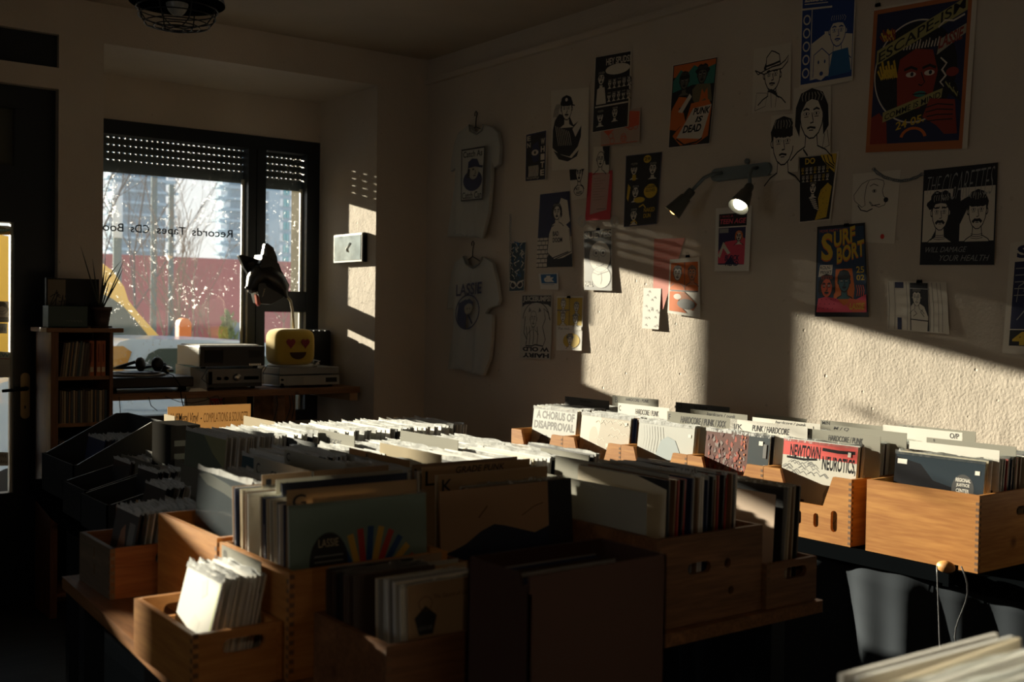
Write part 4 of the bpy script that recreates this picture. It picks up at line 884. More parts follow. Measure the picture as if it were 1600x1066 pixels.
def put(me, name, p, rz, lean, off=0):
    o = bpy.data.objects.new(name, me); C.objects.link(o)
    M = M4.Translation(p) @ M4.Rotation(rz, 4, 'Z') @ M4.Rotation(lean, 4, 'Y') @ M4.Translation((0, off, 0)); o.matrix_world = M; return o
def cover(art, p, S_, face, lean, label, m=None, th=.0045, plastic=True, name='record_sleeve', rz=0, cat='record'):
    m = m or mat('white_sleeve_board', (.52, .52, .47), .6); b = MB(); h = S_/2; b.box(-th/2, th/2, -h, h, 0, S_, m)
    if art: art.emit(b, [(-th/2, h, S_), (-th/2, -h, S_), (-th/2, -h, 0), (-th/2, h, 0)], (-1, 0, 0), .0002, .00008)
    o = b.build(name); M = M4.Translation(p) @ M4.Rotation((0 if face == 'x' else math.pi/2)+math.radians(rz), 4, 'Z') @ M4.Rotation(math.radians(lean), 4, 'Y'); o.matrix_world = M
    o['label'] = label; o['category'] = cat
    if plastic:
        k = bpy.data.objects.new('plastic_sleeve', shared('p', S_, round(th+.002, 4), 1)); C.objects.link(k); k.parent = o
    return o
def card(p, w_, h_, face, lean, m, label, lines=(), ink=INK, rz=0, th=.0015, tab=None):
    """divider card; p is the bottom centre; lines: (text, u0, v0, u1, v1)"""
    b = MB(); b.box(-th/2, th/2, -w_/2, w_/2, 0, h_, m)
    if lines:
        a = Art()
        for tx_, u0, v0, u1, v1 in lines: a.text(tx_, u0, v0, u1, v1, ink, .008, .25 if len(tx_) > 3 else 0)
        a.emit(b, [(-th/2, w_/2, h_), (-th/2, -w_/2, h_), (-th/2, -w_/2, 0), (-th/2, w_/2, 0)], (-1, 0, 0), .0003, .0001)
    o = b.build('divider_card'); o.matrix_world = M4.Translation(p) @ M4.Rotation((0 if face == 'x' else math.pi/2)+math.radians(rz), 4, 'Z') @ M4.Rotation(math.radians(lean), 4, 'Y')
    o['label'] = label; o['category'] = 'divider card'; return o
def cardpx(px0, py0, px1, py1, z, face, m, label, lines=(), w_=.315, hh=.33, fixed=None, **k):
    """divider whose top edge runs between two pixels; width fixes its distance unless given"""
    a_, b_ = ray(px0, py0), ray(px1, py1)
    if face == 'x':
        s_ = fixed if fixed is not None else w_/abs(a_.y/a_.x-b_.y/b_.x); A_, B_ = P(px0, py0, x=s_), P(px1, py1, x=s_)
    else:
        s_ = fixed if fixed is not None else w_/abs(a_.x/a_.y-b_.x/b_.y); A_, B_ = P(px0, py0, y=s_), P(px1, py1, y=s_)
    c_ = (A_+B_)/2; W_ = (A_-B_).length if fixed is not None else w_
    return card(V((c_.x, c_.y, c_.z-hh)), W_, hh, face, 0, m, label, lines, **k)
# --- right wall row ---
covers_px = {}
BR = mat('pale_brown_print', (.30, .24, .17), .5); BLK = mat('black_gloss_print', (.012, .013, .017), .25, coat=.5); LG = mat('light_grey_print', (.42, .43, .40), .5); MG = mat('mid_grey_print', (.22, .22, .21), .5); DG = mat('dark_grey_print', (.07, .07, .07), .5)
DG2 = mat('faded_black_print', (.05, .05, .045), .6); REDI = mat('bright_red_print', (.62, .03, .02), .45)
def portrait(a, cx, cy, s, skin, ink, hair, seed=0, hat=None, k=1.0, line=.012, dark=None):
    """a drawn head: s = head half height; k = x scale for the sheet's aspect"""
    R = random.Random(seed); X = lambda u: cx+u*s*k
    Y = lambda v: cy+v*s
    out = [(X(u), Y(v)) for u, v in [(-.62, .35), (-.64, -.05), (-.56, -.45), (-.36, -.82), (-.1, -1.0), (.14, -.99), (.40, -.78), (.58, -.42), (.65, 0), (.62, .4), (.4, .8), (0, .95), (-.4, .8)]]
    a.poly([(X(-.3), Y(-.7)), (X(-.32), Y(-1.4)), (X(-.9), Y(-1.7)), (X(.9), Y(-1.7)), (X(.34), Y(-1.4)), (X(.3), Y(-.7))], skin)
    a.line([(X(-.3), Y(-.8)), (X(-.34), Y(-1.35)), (X(-.75), Y(-1.55)), (X(-1.15), Y(-1.9))], line, ink); a.line([(X(.3), Y(-.8)), (X(.36), Y(-1.35)), (X(.8), Y(-1.55)), (X(1.15), Y(-1.9))], line, ink)
    for sg in (-1, 1): a.ell(X(.66*sg), Y(-.02), .10*s*k, .18*s, skin); a.ring(X(.66*sg), Y(-.02), .10*s*k, .18*s, line*.8, ink, 12)
    a.poly(out, skin); a.line(out+[out[0]], line, ink, taper=False)
    if hair == 'short': H = [(-.68, .1), (-.72, .55), (-.5, .98), (0, 1.15), (.5, 1.0), (.73, .6), (.68, .1), (.58, .45), (.3, .62), (0, .5), (-.3, .66), (-.56, .42)]
    elif hair == 'long': H = [(-.66, -.9), (-.92, -.4), (-.88, .4), (-.6, 1.0), (0, 1.2), (.6, 1.0), (.9, .4), (.95, -.5), (.66, -.9), (.6, .1), (.35, .62), (0, .72), (-.3, .6), (-.58, .15)]
    elif hair == 'curly': H = [(1.0*math.cos(t_)*(1+.12*math.sin(9*t_)), .35+.92*math.sin(t_)*(1+.1*math.sin(7*t_))) for t_ in [math.pi*i/22-.25 for i in range(26)]]+[(-.6, .2), (-.4, .5), (0, .55), (.4, .5), (.6, .2)]
    elif hair == 'bowl': H = [(-.7, 0), (-.78, .5), (-.5, 1.05), (0, 1.2), (.5, 1.05), (.8, .5), (.7, 0), (.6, .3), (.4, .22), (.2, .3), (0, .2), (-.2, .32), (-.4, .22), (-.6, .3)]
    elif hair == 'bald': H = [(-.5, .85), (0, 1.02), (.5, .85), (0, .93)]
    else: H = None
    if H:
        a.poly([(X(u), Y(v)) for u, v in H], dark or ink)
        for i in range(7):
            u = -.5+i*.17; a.line([(X(u), Y(.62+.1*R.random())), (X(u*1.15+.03), Y(.85)), (X(u*.9), Y(1.02))], line*.45, skin)
    if hat == 'cap': a.poly([(X(u), Y(v)) for u, v in [(-.72, .35), (-.62, .95), (0, 1.2), (.62, .95), (.74, .38), (1.1, .25), (1.0, .18), (.3, .32)]], ink); a.ell(X(0), Y(.8), .16*s*k, .16*s, skin)
    if hat == 'cowboy':
        br = [(X(u), Y(v)) for u, v in [(-1.45, .45), (-1.2, .15), (-.6, .38), (0, .55), (.6, .6), (1.05, .85), (1.3, 1.15), (1.25, .75), (.8, .35), (0, .3), (-.7, .12)]]
        a.poly(br, skin); a.line(br+[br[0]], line, ink); cn = [(X(u), Y(v)) for u, v in [(-.55, .5), (-.5, 1.2), (-.1, 1.6), (.2, 1.5), (.55, 1.3), (.65, .7)]]; a.poly(cn, skin); a.line(cn, line, ink); a.line([(X(-.55), Y(.62)), (X(.1), Y(.72)), (X(.66), Y(.85))], line*1.6, ink)
    for sg in (-1, 1):
        ex = X(.28*sg); a.ell(ex, Y(.08), .15*s*k, .075*s, WHITE if skin not in (WHITE,) else skin); a.ring(ex, Y(.08), .15*s*k, .075*s, line*.7, ink, 12); a.ell(ex, Y(.08), .055*s*k, .06*s, ink, 8)
        a.line([(X(.28*sg-.18), Y(.24)), (X(.28*sg), Y(.31)), (X(.28*sg+.17), Y(.25))], line*1.5, ink, taper=True); a.line([(X(.28*sg-.12), Y(-.06)), (X(.28*sg+.12), Y(-.05))], line*.5, ink)
    a.line([(X(.03), Y(.12)), (X(.10), Y(-.22)), (X(.12), Y(-.30)), (X(-.06), Y(-.34))], line*.9, ink)
    a.line([(X(-.22), Y(-.56)), (X(-.05), Y(-.51)), (X(.05), Y(-.53)), (X(.24), Y(-.56))], line*1.4, ink); a.line([(X(-.12), Y(-.65)), (X(.12), Y(-.65))], line*.7, ink)
    return a
def a_chorus():
    a = Art(); a.rect(0, 0, 1, 1, LG); a.text('A CHORUS OF', .08, .84, .95, .96, DG2, .045); a.text('DISAPPROVAL', .04, .69, .97, .81, DG2, .045)
    for cx in (.3, .72): portrait(a, cx, .42, .15, LG, DG, 'curly', 3, k=.9, line=.008)
    a.rect(0, 0, 1, .22, DG); return a
def a_misty():
    a = Art(); a.rect(0, 0, 1, 1, mat('taupe_print', (.40, .35, .27), .5)); R = random.Random(5); LT = mat('pale_taupe', (.62, .57, .47), .5)
    a.poly([(0, 1), (.42, 1), (.40, .8), (.36, .62), (.5, .5), (.45, .4), (0, .42)], LT); a.ell(.28, .70, .09, .14, mat('stone_print', (.48, .42, .33), .5)); a.poly([(.1, .58), (.45, .55), (.42, .47), (.05, .48)], mat('stone_print', None))
    for i in range(16): x = R.uniform(.5, 1); y = R.uniform(.4, .95); a.line([(x, y), (x-.05, y+.04), (x-.1, y+.01), (x-.16, y+.05), (x-.2, y+.02)], .012, LT)
    for i in range(16): x = R.uniform(.0, 1); y = R.uniform(.05, .45); a.line([(x, y), (x-.03, y+.05), (x-.07, y+.02), (x-.08, y+.09)], .02, LT if i % 2 else DG)
    a.rect(.55, .58, .93, .63, LT); a.rect(.9, .9, .94, .94, WHITE); return a
def a_dome():
    a = Art(); a.rect(0, 0, 1, 1, LG); BG = mat('blue_grey_print', (.28, .34, .36), .5)
    for i in range(9): x = .04+i*.05; a.line([(x, .95), (x+.03, .8), (x+.01, .62), (x+.05, .42), (x+.04, .25)], .008, mat('faint_fold_print', (.42, .43, .41), .5))
    a.poly([(.33, .3), (.36, .62), (.43, .78), (.54, .84), (.68, .80), (.77, .66), (.78, .5), (.72, .36), (.62, .26)], BG); a.rect(.9, .86, .95, .90, WHITE); a.rect(0, 0, 1, .2, DG); return a
def a_redsmoke():
    a = Art(); a.rect(0, 0, 1, 1, mat('smoky_brown_print', (.16, .08, .07), .3, coat=.5)); a.rect(.68, 0, 1, 1, mat('slate_print', (.05, .065, .075), .3, coat=.5)); R = random.Random(2)
    for i in range(190):
        x = R.uniform(.02, .66); y = R.uniform(.05, .97); a.poly([(x+.030*math.cos(t_)*R.uniform(.2, 1), y+.05*math.sin(t_)*R.uniform(.2, 1)) for t_ in [k*.7 for k in range(9)]], (mat('ember_print', (.34, .05, .025), .4), mat('ash_print', (.22, .17, .16), .4), mat('dark_red_print', (.10, .018, .018), .4))[i % 3])
    for i in range(16): a.ell(.60+R.uniform(-.03, .03), .2+i*.05, .012, .014, mat('glow_orange_print', (.6, .18, .05), .4), 6)
    a.rect(.84, .88, .9, .93, WHITE); a.rect(.93, .6, .97, .66, MG); a.rect(.91, .74, .96, .9, DG); return a
def a_newt():
    a = Art(); a.rect(0, 0, 1, 1, mat('pale_olive_print', (.50, .49, .43), .5)); a.rect(0, .82, 1, 1, REDI); R = random.Random(9)
    a.text('NEWTOWN', .10, .80, .52, .95, BLK, .03, rise=.0); a.text('NEUROTICS,', .55, .68, .99, .86, BLK, .03); a.line([(.54, .93), (.75, .92), (.97, .93)], .035, BLK); a.line([(.06, .80), (.3, .79), (.48, .81)], .025, BLK)
    for i in range(26): x = R.uniform(.0, .6); y = R.uniform(.62, .76); a.line([(x, y), (x+.05, y+.03), (x+.1, y-.01)], .008, MG)
    portrait(a, .72, .33, .20, LG, MG, 'short', 2, k=.85, line=.008, dark=MG); a.poly([(.45, .0), (.5, .1), (.62, .06), (.9, .05), (1, .1), (1, 0)], LG)
    a.rect(.05, .05, .35, .35, DG); a.rect(.88, .88, .92, .93, WHITE); return a
def a_rjc():
    a = Art(); a.rect(0, 0, 1, 1, BLK); a.poly([(.02, .95), (.3, .9), (.45, .75), (.7, .7), (.8, .55), (1, .6), (1, 1), (0, 1)], mat('dark_slate_gloss', (.035, .05, .065), .2, coat=.6))
    a.rect(.03, .88, .14, .93, WHITE); a.ell(.78, .70, .12, .15, mat('sticker_black', (.008, .008, .009), .6), 30)
    for k, tx_ in enumerate(('REGIONAL', 'JUSTICE', 'CENTER')): a.text(tx_, .71 if k else .70, .775-.052*k, .85 if k else .86, .812-.052*k, WHITE, .02)
    a.rect(.70, .658, .86, .662, WHITE); a.text('INSTITUTION', .70, .63, .86, .65, WHITE); a.ell(.78, .59, .018, .02, WHITE); a.rect(.90, .86, .95, .90, WHITE); return a
zb = ZR+.012
cov = [(3.165, a_newt, 'record with a red band and pale portrait in the nearest notched crate'), (3.165, a_redsmoke, 'record with a smoky red and slate cover in the second notched crate'),
       (3.165, a_dome, 'white record with a grey dome figure in the middle notched crate'), (3.175, a_misty, 'record with a misty brown garden cover in the fourth notched crate'), (3.20, a_chorus, 'pale record lettered in grey capitals in the farthest notched crate')]
nm5 = ['nearest', 'second nearest', 'middle', 'second farthest', 'farthest']
for k in range(5):
    y0 = 2.294+.3775*k; y1 = y0+.3755
    crate('notched pine record crate on the wall table, %s of five' % nm5[k], 3.12, 3.60, y0, y1, ZR+.001, .990, front='notch', near='plain', group='notched pine crates')
    xf, fn, lb = cov[k]; yc = (y0+y1)/2
    cover(fn(), V((xf, yc, zb)), .315, 'x', 5.5, lb, plastic=k < 5)
    row(40, (xf+.010, yc, zb), (3.555, yc, zb), .315, 'x', 'record packed in the %s notched crate behind its front sleeve' % nm5[k], 'records in the %s notched crate' % nm5[k], lean=5.0, pal=(0, 0, 1, 9, 11, 2, 2, 3, 5, 6, 10, 0), jit=.5)
crate('large pine crate of records at the near end of the wall table, without a notch', 3.12, 3.60, 1.84, 2.235, ZR+.001, 1.000, near='slot')
cover(a_rjc(), V((3.185, 2.035, zb)), .315, 'x', 5.5, 'glossy black record with a round black sticker in the large near pine crate')
row(38, (3.20, 2.035, zb), (3.555, 2.035, zb), .315, 'x', 'record packed in the large pine crate behind the glossy black sleeve', 'records in the large pine crate', lean=5.0, pal=(0, 1, 2, 2, 3, 5, 6, 10, 9, 4), jit=.5)
for (a_, t_, m_, lb) in [((1421, 687, 1562, 706), [('Q / R', .04, .90, .20, .975)], WHITE, 'white divider card marked Q / R in the large pine crate'),
    ((1448, 683, 1588, 699), [('S', .08, .965, .10, .99)], GREYC, 'grey divider card right behind the white Q / R card'),
    ((1380, 664, 1504, 676), [('O/P', .85, .93, .96, .985)], WHITE, 'white divider card marked O/P by the wall'),
    ((1405, 664, 1525, 674), [('O / P', .05, .955, .2, .99)], GREYC, 'grey divider card behind the O/P card, touching the wall side'),
    ((1257, 671, 1376, 680.5), [('N', .03, .93, .07, .99), ('HARDCORE / PUNK', .33, .90, .78, .96)], GREYC, 'grey divider card marked N behind the red banded record'),
    ((1298, 664.5, 1417, 677), [('M / Q', .04, .95, .25, .99)], GREYC, 'grey divider card just behind the card marked N'),
    ((1141, 655, 1262, 667), [('J/K', .04, .87, .17, .95), ('PUNK / HARDCORE', .30, .89, .78, .96)], CREAM if False else WHITE, 'white divider card marked J/K behind the smoky red record'),
    ((1176, 652, 1282, 663), [('hardcore / punk', .35, .95, .8, .99), ('L', .9, .93, .93, .97)], WHITE, 'white divider card marked L behind the J/K card'),
    ((1180, 645, 1260, 656), [], GREYC, 'blank grey divider card behind the L card'),
    ((1282, 656, 1385, 667), [('M/N', .03, .95, .15, .99)], GREYC, 'grey divider card marked M/N close to the wall'),
    ((1043, 641, 1152, 656), [('F', .02, .90, .05, .97), ('HARDCORE / PUNK / XXX', .2, .88, .85, .96)], GREYC, 'grey divider card marked F behind the dome figure record'),
    ((1079, 638, 1168, 650), [('hardcore / punk', .3, .93, .8, .985)], GREYC, 'grey divider card just behind the card marked F'),
    ((1056, 627, 1140, 638), [('O', .05, .92, .12, .985), ('hardcore', .35, .94, .6, .985)], DG, 'dark grey divider card marked O in the middle crate row'),
    ((966, 627, 1046, 641), [('C', .02, .90, .06, .97), ('HARDCORE / PUNK', .35, .88, .8, .95)], WHITE, 'white divider card marked C above the misty brown record'),
    ((957, 618, 1029, 624), [('B', .06, .90, .12, .985), ('HARDCORE / PUNK', .3, .94, .8, .985)], GREYC, 'grey divider card marked B behind the C card'),
    ((883, 619, 952, 627), [('A', .05, .94, .09, .985), ('Hardcore', .35, .94, .6, .98)], DG, 'dark divider card marked A above the grey lettered record')]:
    A_ = ray(a_[0], a_[1]); B_ = ray(a_[2], a_[3]); s_ = .315/abs(A_.y/A_.x-B_.y/B_.x); s_ = min(max(s_, 3.22), 3.585)
    cardpx(*a_, 0, 'x', m_, lb, t_, fixed=s_, hh=.335)
# --- centre: crate G ---
crate('pine crate with a round finger hole holding the letter G records', .932, 1.29, 1.945, 2.285, ZT+.001, 1.025, near='hole')
crate('pine crate whose lit side board faces left, holding clear sleeved records', .932, 1.60, 2.30, 2.665, ZT+.001, 1.030, near='plain')
def a_rays():
    a = Art(); a.rect(0, 0, 1, 1, mat('sea_green_cover', (.16, .23, .20), .35, coat=.5)); cs = [mat('ray_blue', (.01, .06, .20), .4), mat('ray_yellow', (.55, .33, .05), .4), mat('ray_red', (.42, .035, .03), .4)]
    for i in range(11):
        th_ = math.radians(128-i*12.5); ex, ey = .58+.36*math.cos(th_), .40+.42*math.sin(th_)
        mx_, my_ = .60+.17*math.cos(th_+.25), .37+.19*math.sin(th_+.25); a.line([(ex, ey), (mx_, my_), (.68, .30)], .045, cs[i % 3])
    for i in range(5): a.line([(.16+.07*i, .28+.03*i), (.22+.07*i, .18), (.5, .12)], .045, cs[(i+1) % 3])
    a.ell(.27, .62, .135, .19, mat('sticker_black', None), 30); a.text('LASSIE', .2, .72, .34, .77, CREAM); 
    for k in range(6): a.rect(.17, .66-.035*k, .37, .668-.035*k, MG)
    a.text('2XLP', .24, .46, .31, .49, CREAM); a.rect(.19, .37, .36, .43, CREAM); a.text('SAFE', .23, .38, .32, .42, INK); return a
zc = ZT+.012
cover(a_rays(), V((1.112, 1.985, zc)), .315, 'y', 3, 'sea green record with blue, yellow and red rays and a black sticker')
row(14, (1.108, 1.995, zc), (1.108, 2.11, zc), .315, 'y', 'pale record right behind the sea green ray cover', 'records behind the sea green ray cover', lean=3, pal=(0, 1, 9, 11, 0, 1, 3), plastic=.4)
row(10, (1.108, 2.15, zc), (1.108, 2.26, zc), .315, 'y', 'record between the tall lettered cards of the G crate', 'records at the back of the G crate', lean=3, pal=(1, 3, 2, 6, 0))
cardpx(448, 766, 651, 749, 0, 'y', KRAFT if False else translucent('tan_card', (.50, .35, .20), .36), 'tan divider card marked G above the sea green record', [('G', .04, .88, .14, .97)], hh=.325, fixed=2.005)
cardpx(431, 751, 629, 733, 0, 'y', GREYC, 'grey divider card between the dark blue card and the letter I card', [('I/', .03, .92, .09, .98)], hh=.33, fixed=2.15)
cardpx(440, 757, 636, 737, 0, 'y', mat('navy_card', (.012, .02, .05), .6), 'dark blue sleeve showing between the tan G card and the grey card', hh=.32, fixed=2.10)
cardpx(409, 742, 607, 727, 0, 'y', mat('brown_card', (.30, .20, .12), .85), 'brown divider card marked I at the back of the G crate', [('I', .03, .90, .07, .97)], hh=.33, fixed=2.23)
# --- K block ---
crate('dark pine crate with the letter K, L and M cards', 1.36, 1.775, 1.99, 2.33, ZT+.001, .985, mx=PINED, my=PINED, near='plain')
def a_mount():
    a = Art(); a.rect(0, 0, 1, 1, mat('sand_cover', (.36, .22, .12), .6)); a.poly([(0, 0), (1, 0), (1, .66), (.86, .62), (.72, .66), (.58, .70), (.48, .72), (.36, .68), (.22, .60), (.1, .56), (0, .54)], mat('night_navy', (.008, .013, .035), .6))
    a.line([(.34, .78), (.42, .86)], .012, BRN); a.line([(.74, .76), (.86, .82), (.95, .84)], .008, BRN); return a
BROWN = mat('brown_line', (.14, .07, .03), .7); BRN = BROWN
pk = P(867, 755, y=2.04); pj = P(703, 771, y=2.04)
cover(a_mount(), V(((pk.x+pj.x)/2, 2.055, zc-.005)), .305, 'y', 4, 'sandy record with a dark blue mountain silhouette in front of the K card', mat('sand_cover', None), plastic=False)
row(8, (1.60, 2.075, zc-.01), (1.60, 2.12, zc-.01), .305, 'y', 'record directly behind the mountain silhouette sleeve', 'records behind the mountain sleeve', lean=4, pal=(1, 2, 0, 6), plastic=.3)
row(12, (1.57, 2.17, zc), (1.57, 2.30, zc), .315, 'y', 'record between the L and M cards', 'records between the L and M cards', lean=3, pal=(1, 2, 3, 5, 0, 10), plastic=.4)
TC = mat('tan_card', None)
cardpx(685, 743, 855, 729, 0, 'y', TC, 'tan divider card marked K', [('K', .03, .88, .12, .97)], hh=.33, fixed=2.13)
cardpx(659, 731, 828, 716, 0, 'y', TC, 'tan divider card marked L between the K and M cards', [('L', .03, .87, .11, .97), ('GRADE PUNK', .30, .94, .75, .985)], hh=.34, fixed=2.19)
cardpx(644, 728, 808, 712, 0, 'y', mat('brown_card', None), 'brown divider card marked M, the rearmost lettered card of the dark crate', [('M', .02, .87, .10, .97)], hh=.33, fixed=2.29)
# --- B1 row (faces left) ---
def a_clear():
    a = Art(); a.rect(0, 0, 1, 1, mat('smoke_blue_cover', (.05, .065, .075), .25, coat=.8)); a.poly([(.0, .94), (.2, .88), (.5, .86), (.8, .82), (1, .78), (1, .84), (.6, .93), (.2, .97)], mat('painted_glare', (.16, .17, .16), .2)); return a  # pale band paints glare on the clear sleeve
cover(a_clear(), V((1.000, 2.475, zc)), .315, 'x', 4, 'dark record in a shiny clear sleeve at the left front of the centre row', SLV[2])
row(46, (1.012, 2.475, zc), (1.55, 2.475, zc), .300, 'x', 'clear sleeved record in the centre row behind the dark shiny one', 'records in the centre row', lean=4, pal=(0, 0, 9, 2, 3, 10, 6, 5, 11), plastic=.9)
crate('pine crate behind the K card, second in the centre row', 1.62, 2.10, 2.345, 2.70, ZT+.001, 1.02, near='plain')
row(36, (1.64, 2.52, zc), (2.07, 2.52, zc), .305, 'x', 'record in the second crate of the centre row', 'records in the second crate of the centre row', lean=4, pal=(0, 0, 9, 1, 0, 5, 2, 9), plastic=.4)
for a_, t_, m_, lb in [((397, 713, 490, 737), [('C', .05, .88, .12, .96), ('GRADE PUNK', .3, .86, .85, .93)], DG if False else GREYC, 'grey divider card marked C behind the clear sleeved records'),
    ((445, 702, 540, 725), [('C', .04, .92, .10, .98)], GREYC, 'grey divider card behind the C card'),
    ((516, 703, 605, 722), [('D', .03, .87, .10, .95)], GREYC, 'grey divider card marked D in the centre row'),
    ((546, 698, 640, 722), [('E', .3, .95, .35, .985)], KRAFT, 'brown divider card just behind the D card')]:
    cardpx(*a_, 0, 'x', m_, lb, t_, hh=.335, w_=.315)
for a_, m_, lb in [((626, 670.5, 716, 690), GREYC, 'tall grey divider card leaning out of the second centre crate'), ((640, 671, 720, 688), CREAM, 'cream divider card right behind the tall leaning grey card'),
    ((594, 691, 690, 712), CREAM, 'cream divider card among the sunlit sleeves in front of the tall grey card'), ((655, 704, 752, 729), mat('tan_card', None), 'tan divider card just behind the letter M card')]:
    cardpx(*a_, 0, 'x', m_, lb, [], hh=.345)
# --- Bm row ---
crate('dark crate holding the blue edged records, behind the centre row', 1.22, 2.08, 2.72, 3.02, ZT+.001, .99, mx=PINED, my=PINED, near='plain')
cover(Art().rect(0, 0, 1, 1, mat('deep_teal_cover', (.02, .09, .13), .3, coat=.6)), V((1.27, 2.86, zc-.01)), .30, 'x', 5, 'deep teal record behind the clear sleeved ones', SLV[7])
row(66, (1.285, 2.86, zc), (2.03, 2.86, zc), .30, 'x', 'record in the dark crate behind the centre row', 'records in the dark crate behind the centre row', lean=5, pal=(0, 9, 0, 9, 0, 2, 3, 11, 11), plastic=.4)
cardpx(422, 679, 496, 691, 0, 'x', mat('charcoal_card', (.07, .075, .075), .7), 'charcoal divider card among sunlit plastic sleeves', [('GRUNGE SOUL', .35, .90, .8, .95)], hh=.33, fixed=1.476)
# --- B2 row ---
crate('crate at the far end of the centre tables filled with sunlit records', 1.23, 2.15, 3.085, 3.44, ZT+.001, .98, near='plain')
a = Art(); a.rect(0, 0, 1, 1, mat('dark_green_cover', (.12, .17, .145), .3, coat=.7)); a.poly([(.42, 1), (1, 1), (1, .7), (.7, .82)], mat('olive_print', None))
cover(a, V((1.262, 3.255, zc+.01)), .315, 'x', 4, 'tall dark green record in a clear sleeve at the head of the sunlit far row')
row(72, (1.275, 3.255, zc+.005), (2.11, 3.255, zc+.005), .315, 'x', 'plastic sleeved record in the sunlit far row', 'records in the sunlit far row', lean=4, pal=(0, 0, 9, 0, 11, 9, 2, 0), plastic=.45)
cardpx(478, 665.5, 554, 683.5, 0, 'x', GREYC, 'grey divider card marked S in the sunlit far row', [('S', .03, .86, .09, .95), ('REGGAE', .45, .88, .75, .94)], hh=.335)
cardpx(381, 646, 430, 663, 0, 'x', CREAM, 'cream divider card rising above the far left sleeves', [], hh=.34, fixed=1.62)
cardpx(525, 670, 590, 681, 0, 'x', mat('yellowish_card', (.68, .58, .32), .8), 'yellowish divider card with a brown edge at the end of the sunlit row', [], hh=.34, fixed=1.86)
cardpx(560, 690, 660, 716, 0, 'x', CREAM, 'cream divider card marked C at the end of the sunlit row', [('C', .05, .92, .12, .98)], hh=.335, fixed=1.80)
# --- E crates at right ---
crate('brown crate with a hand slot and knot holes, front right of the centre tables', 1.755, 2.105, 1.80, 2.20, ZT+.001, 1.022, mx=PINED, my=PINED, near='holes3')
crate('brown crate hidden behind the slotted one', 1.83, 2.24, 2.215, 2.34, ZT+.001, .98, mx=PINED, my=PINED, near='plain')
row(20, (1.805, 2.0, zc), (2.06, 2.0, zc), .315, 'x', 'record with visible spine in the slotted brown crate', 'records in the slotted brown crate', lean=2, pal=(3, 3, 4, 1, 5, 4, 2, 0, 2, 10, 6), plastic=.2, th=.005)
for px0, py0, px1, py1, X_, m_, lb in [(853, 745, 1011, 765, 1.775, GREYC, 'big blank grey divider board, frontmost at the slotted crate'), (868, 712, 1045, 742, 1.86, GREYC, 'big blank grey divider board, second at the slotted crate'),
    (935, 712, 1080, 747, 1.93, GREYC, 'big blank grey divider board, third at the slotted crate')]:
    cardpx(px0, py0, px1, py1, 0, 'x', m_, lb, [], fixed=X_, hh=.34)
for px0, py0, px1, py1, X_, m_, lb in [(760, 688, 845, 706, 2.02, GREYC, 'grey divider board catching sun behind the M card'), (790, 690, 905, 716, 1.98, mat('tan_card', None), 'tan divider board behind the K card, left of the big grey ones'), (845, 697, 920, 714, 1.95, GREYC, 'small grey divider board behind the big blank ones')]:
    cardpx(px0, py0, px1, py1, 0, 'x', m_, lb, [], fixed=X_, hh=.34)
crate('low brown crate with a dark slot at the right end of the centre tables', 2.112, 2.30, 1.79, 2.17, ZT+.001, .925, mx=PINED, my=PINED, near='slot')
row(8, (2.20, 1.965, zc), (2.275, 1.965, zc), .27, 'x', 'record at the right end of the low brown crate', 'records in the low brown crate', lean=3, pal=(2, 5, 6, 1), plastic=.2)
card(V((2.155, 1.965, zc)), .30, .26, 'x', 3, mat('pinkish_card', (.50, .38, .29), .8), 'pinkish card with small pencil writing catching a shard of sun', [('Country', .2, .55, .55, .66)])
# --- cardboard box D ---
def cbox(x0, x1, y0, y1, z0, z1, label, m=BOARD, name='cardboard_box', tear=True):
    t = thing(name, ((x0+x1)/2, (y0+y1)/2, z0), label, 'box'); H = z1-z0
    for nm, a_ in (('front_wall', (x0, x1, y0, y0+.005)), ('back_wall', (x0, x1, y1-.005, y1)), ('side_wall', (x1-.005, x1, y0, y1)), ('side_wall', (x0, x0+.005, y0, y1))):
        b = MB()
        if nm == 'side_wall' and a_[0] == x0 and tear: side(b, y0, y1, x0, 'x', 1, z0, z1, m, (), [(0, 0), (y1-y0, 0), (y1-y0, H), (.03, H), (.02, H-.022), (.006, H-.012), (0, H-.03)], .005)
        else: b.box(*a_, z0, z1, m)
        b.build(nm, t)
    b = MB(); b.box(x0, x1, y0, y1, z0, z0+.005, m); b.build('base', t); return t
DBRD = mat('dark_red_brown_board', (.055, .027, .02), .85, spec=.2)
cbox(1.105, 1.412, 1.425, 1.60, ZT+.001, 1.098, 'large dark brown cardboard box with a torn corner, front of the centre tables', DBRD)
row(14, (1.258, 1.45, zc-.006), (1.258, 1.58, zc-.006), .25, 'y', 'record sunk in the dark cardboard box', 'records in the dark cardboard box', lean=2, pal=(2, 5, 3, 10), plastic=.0)
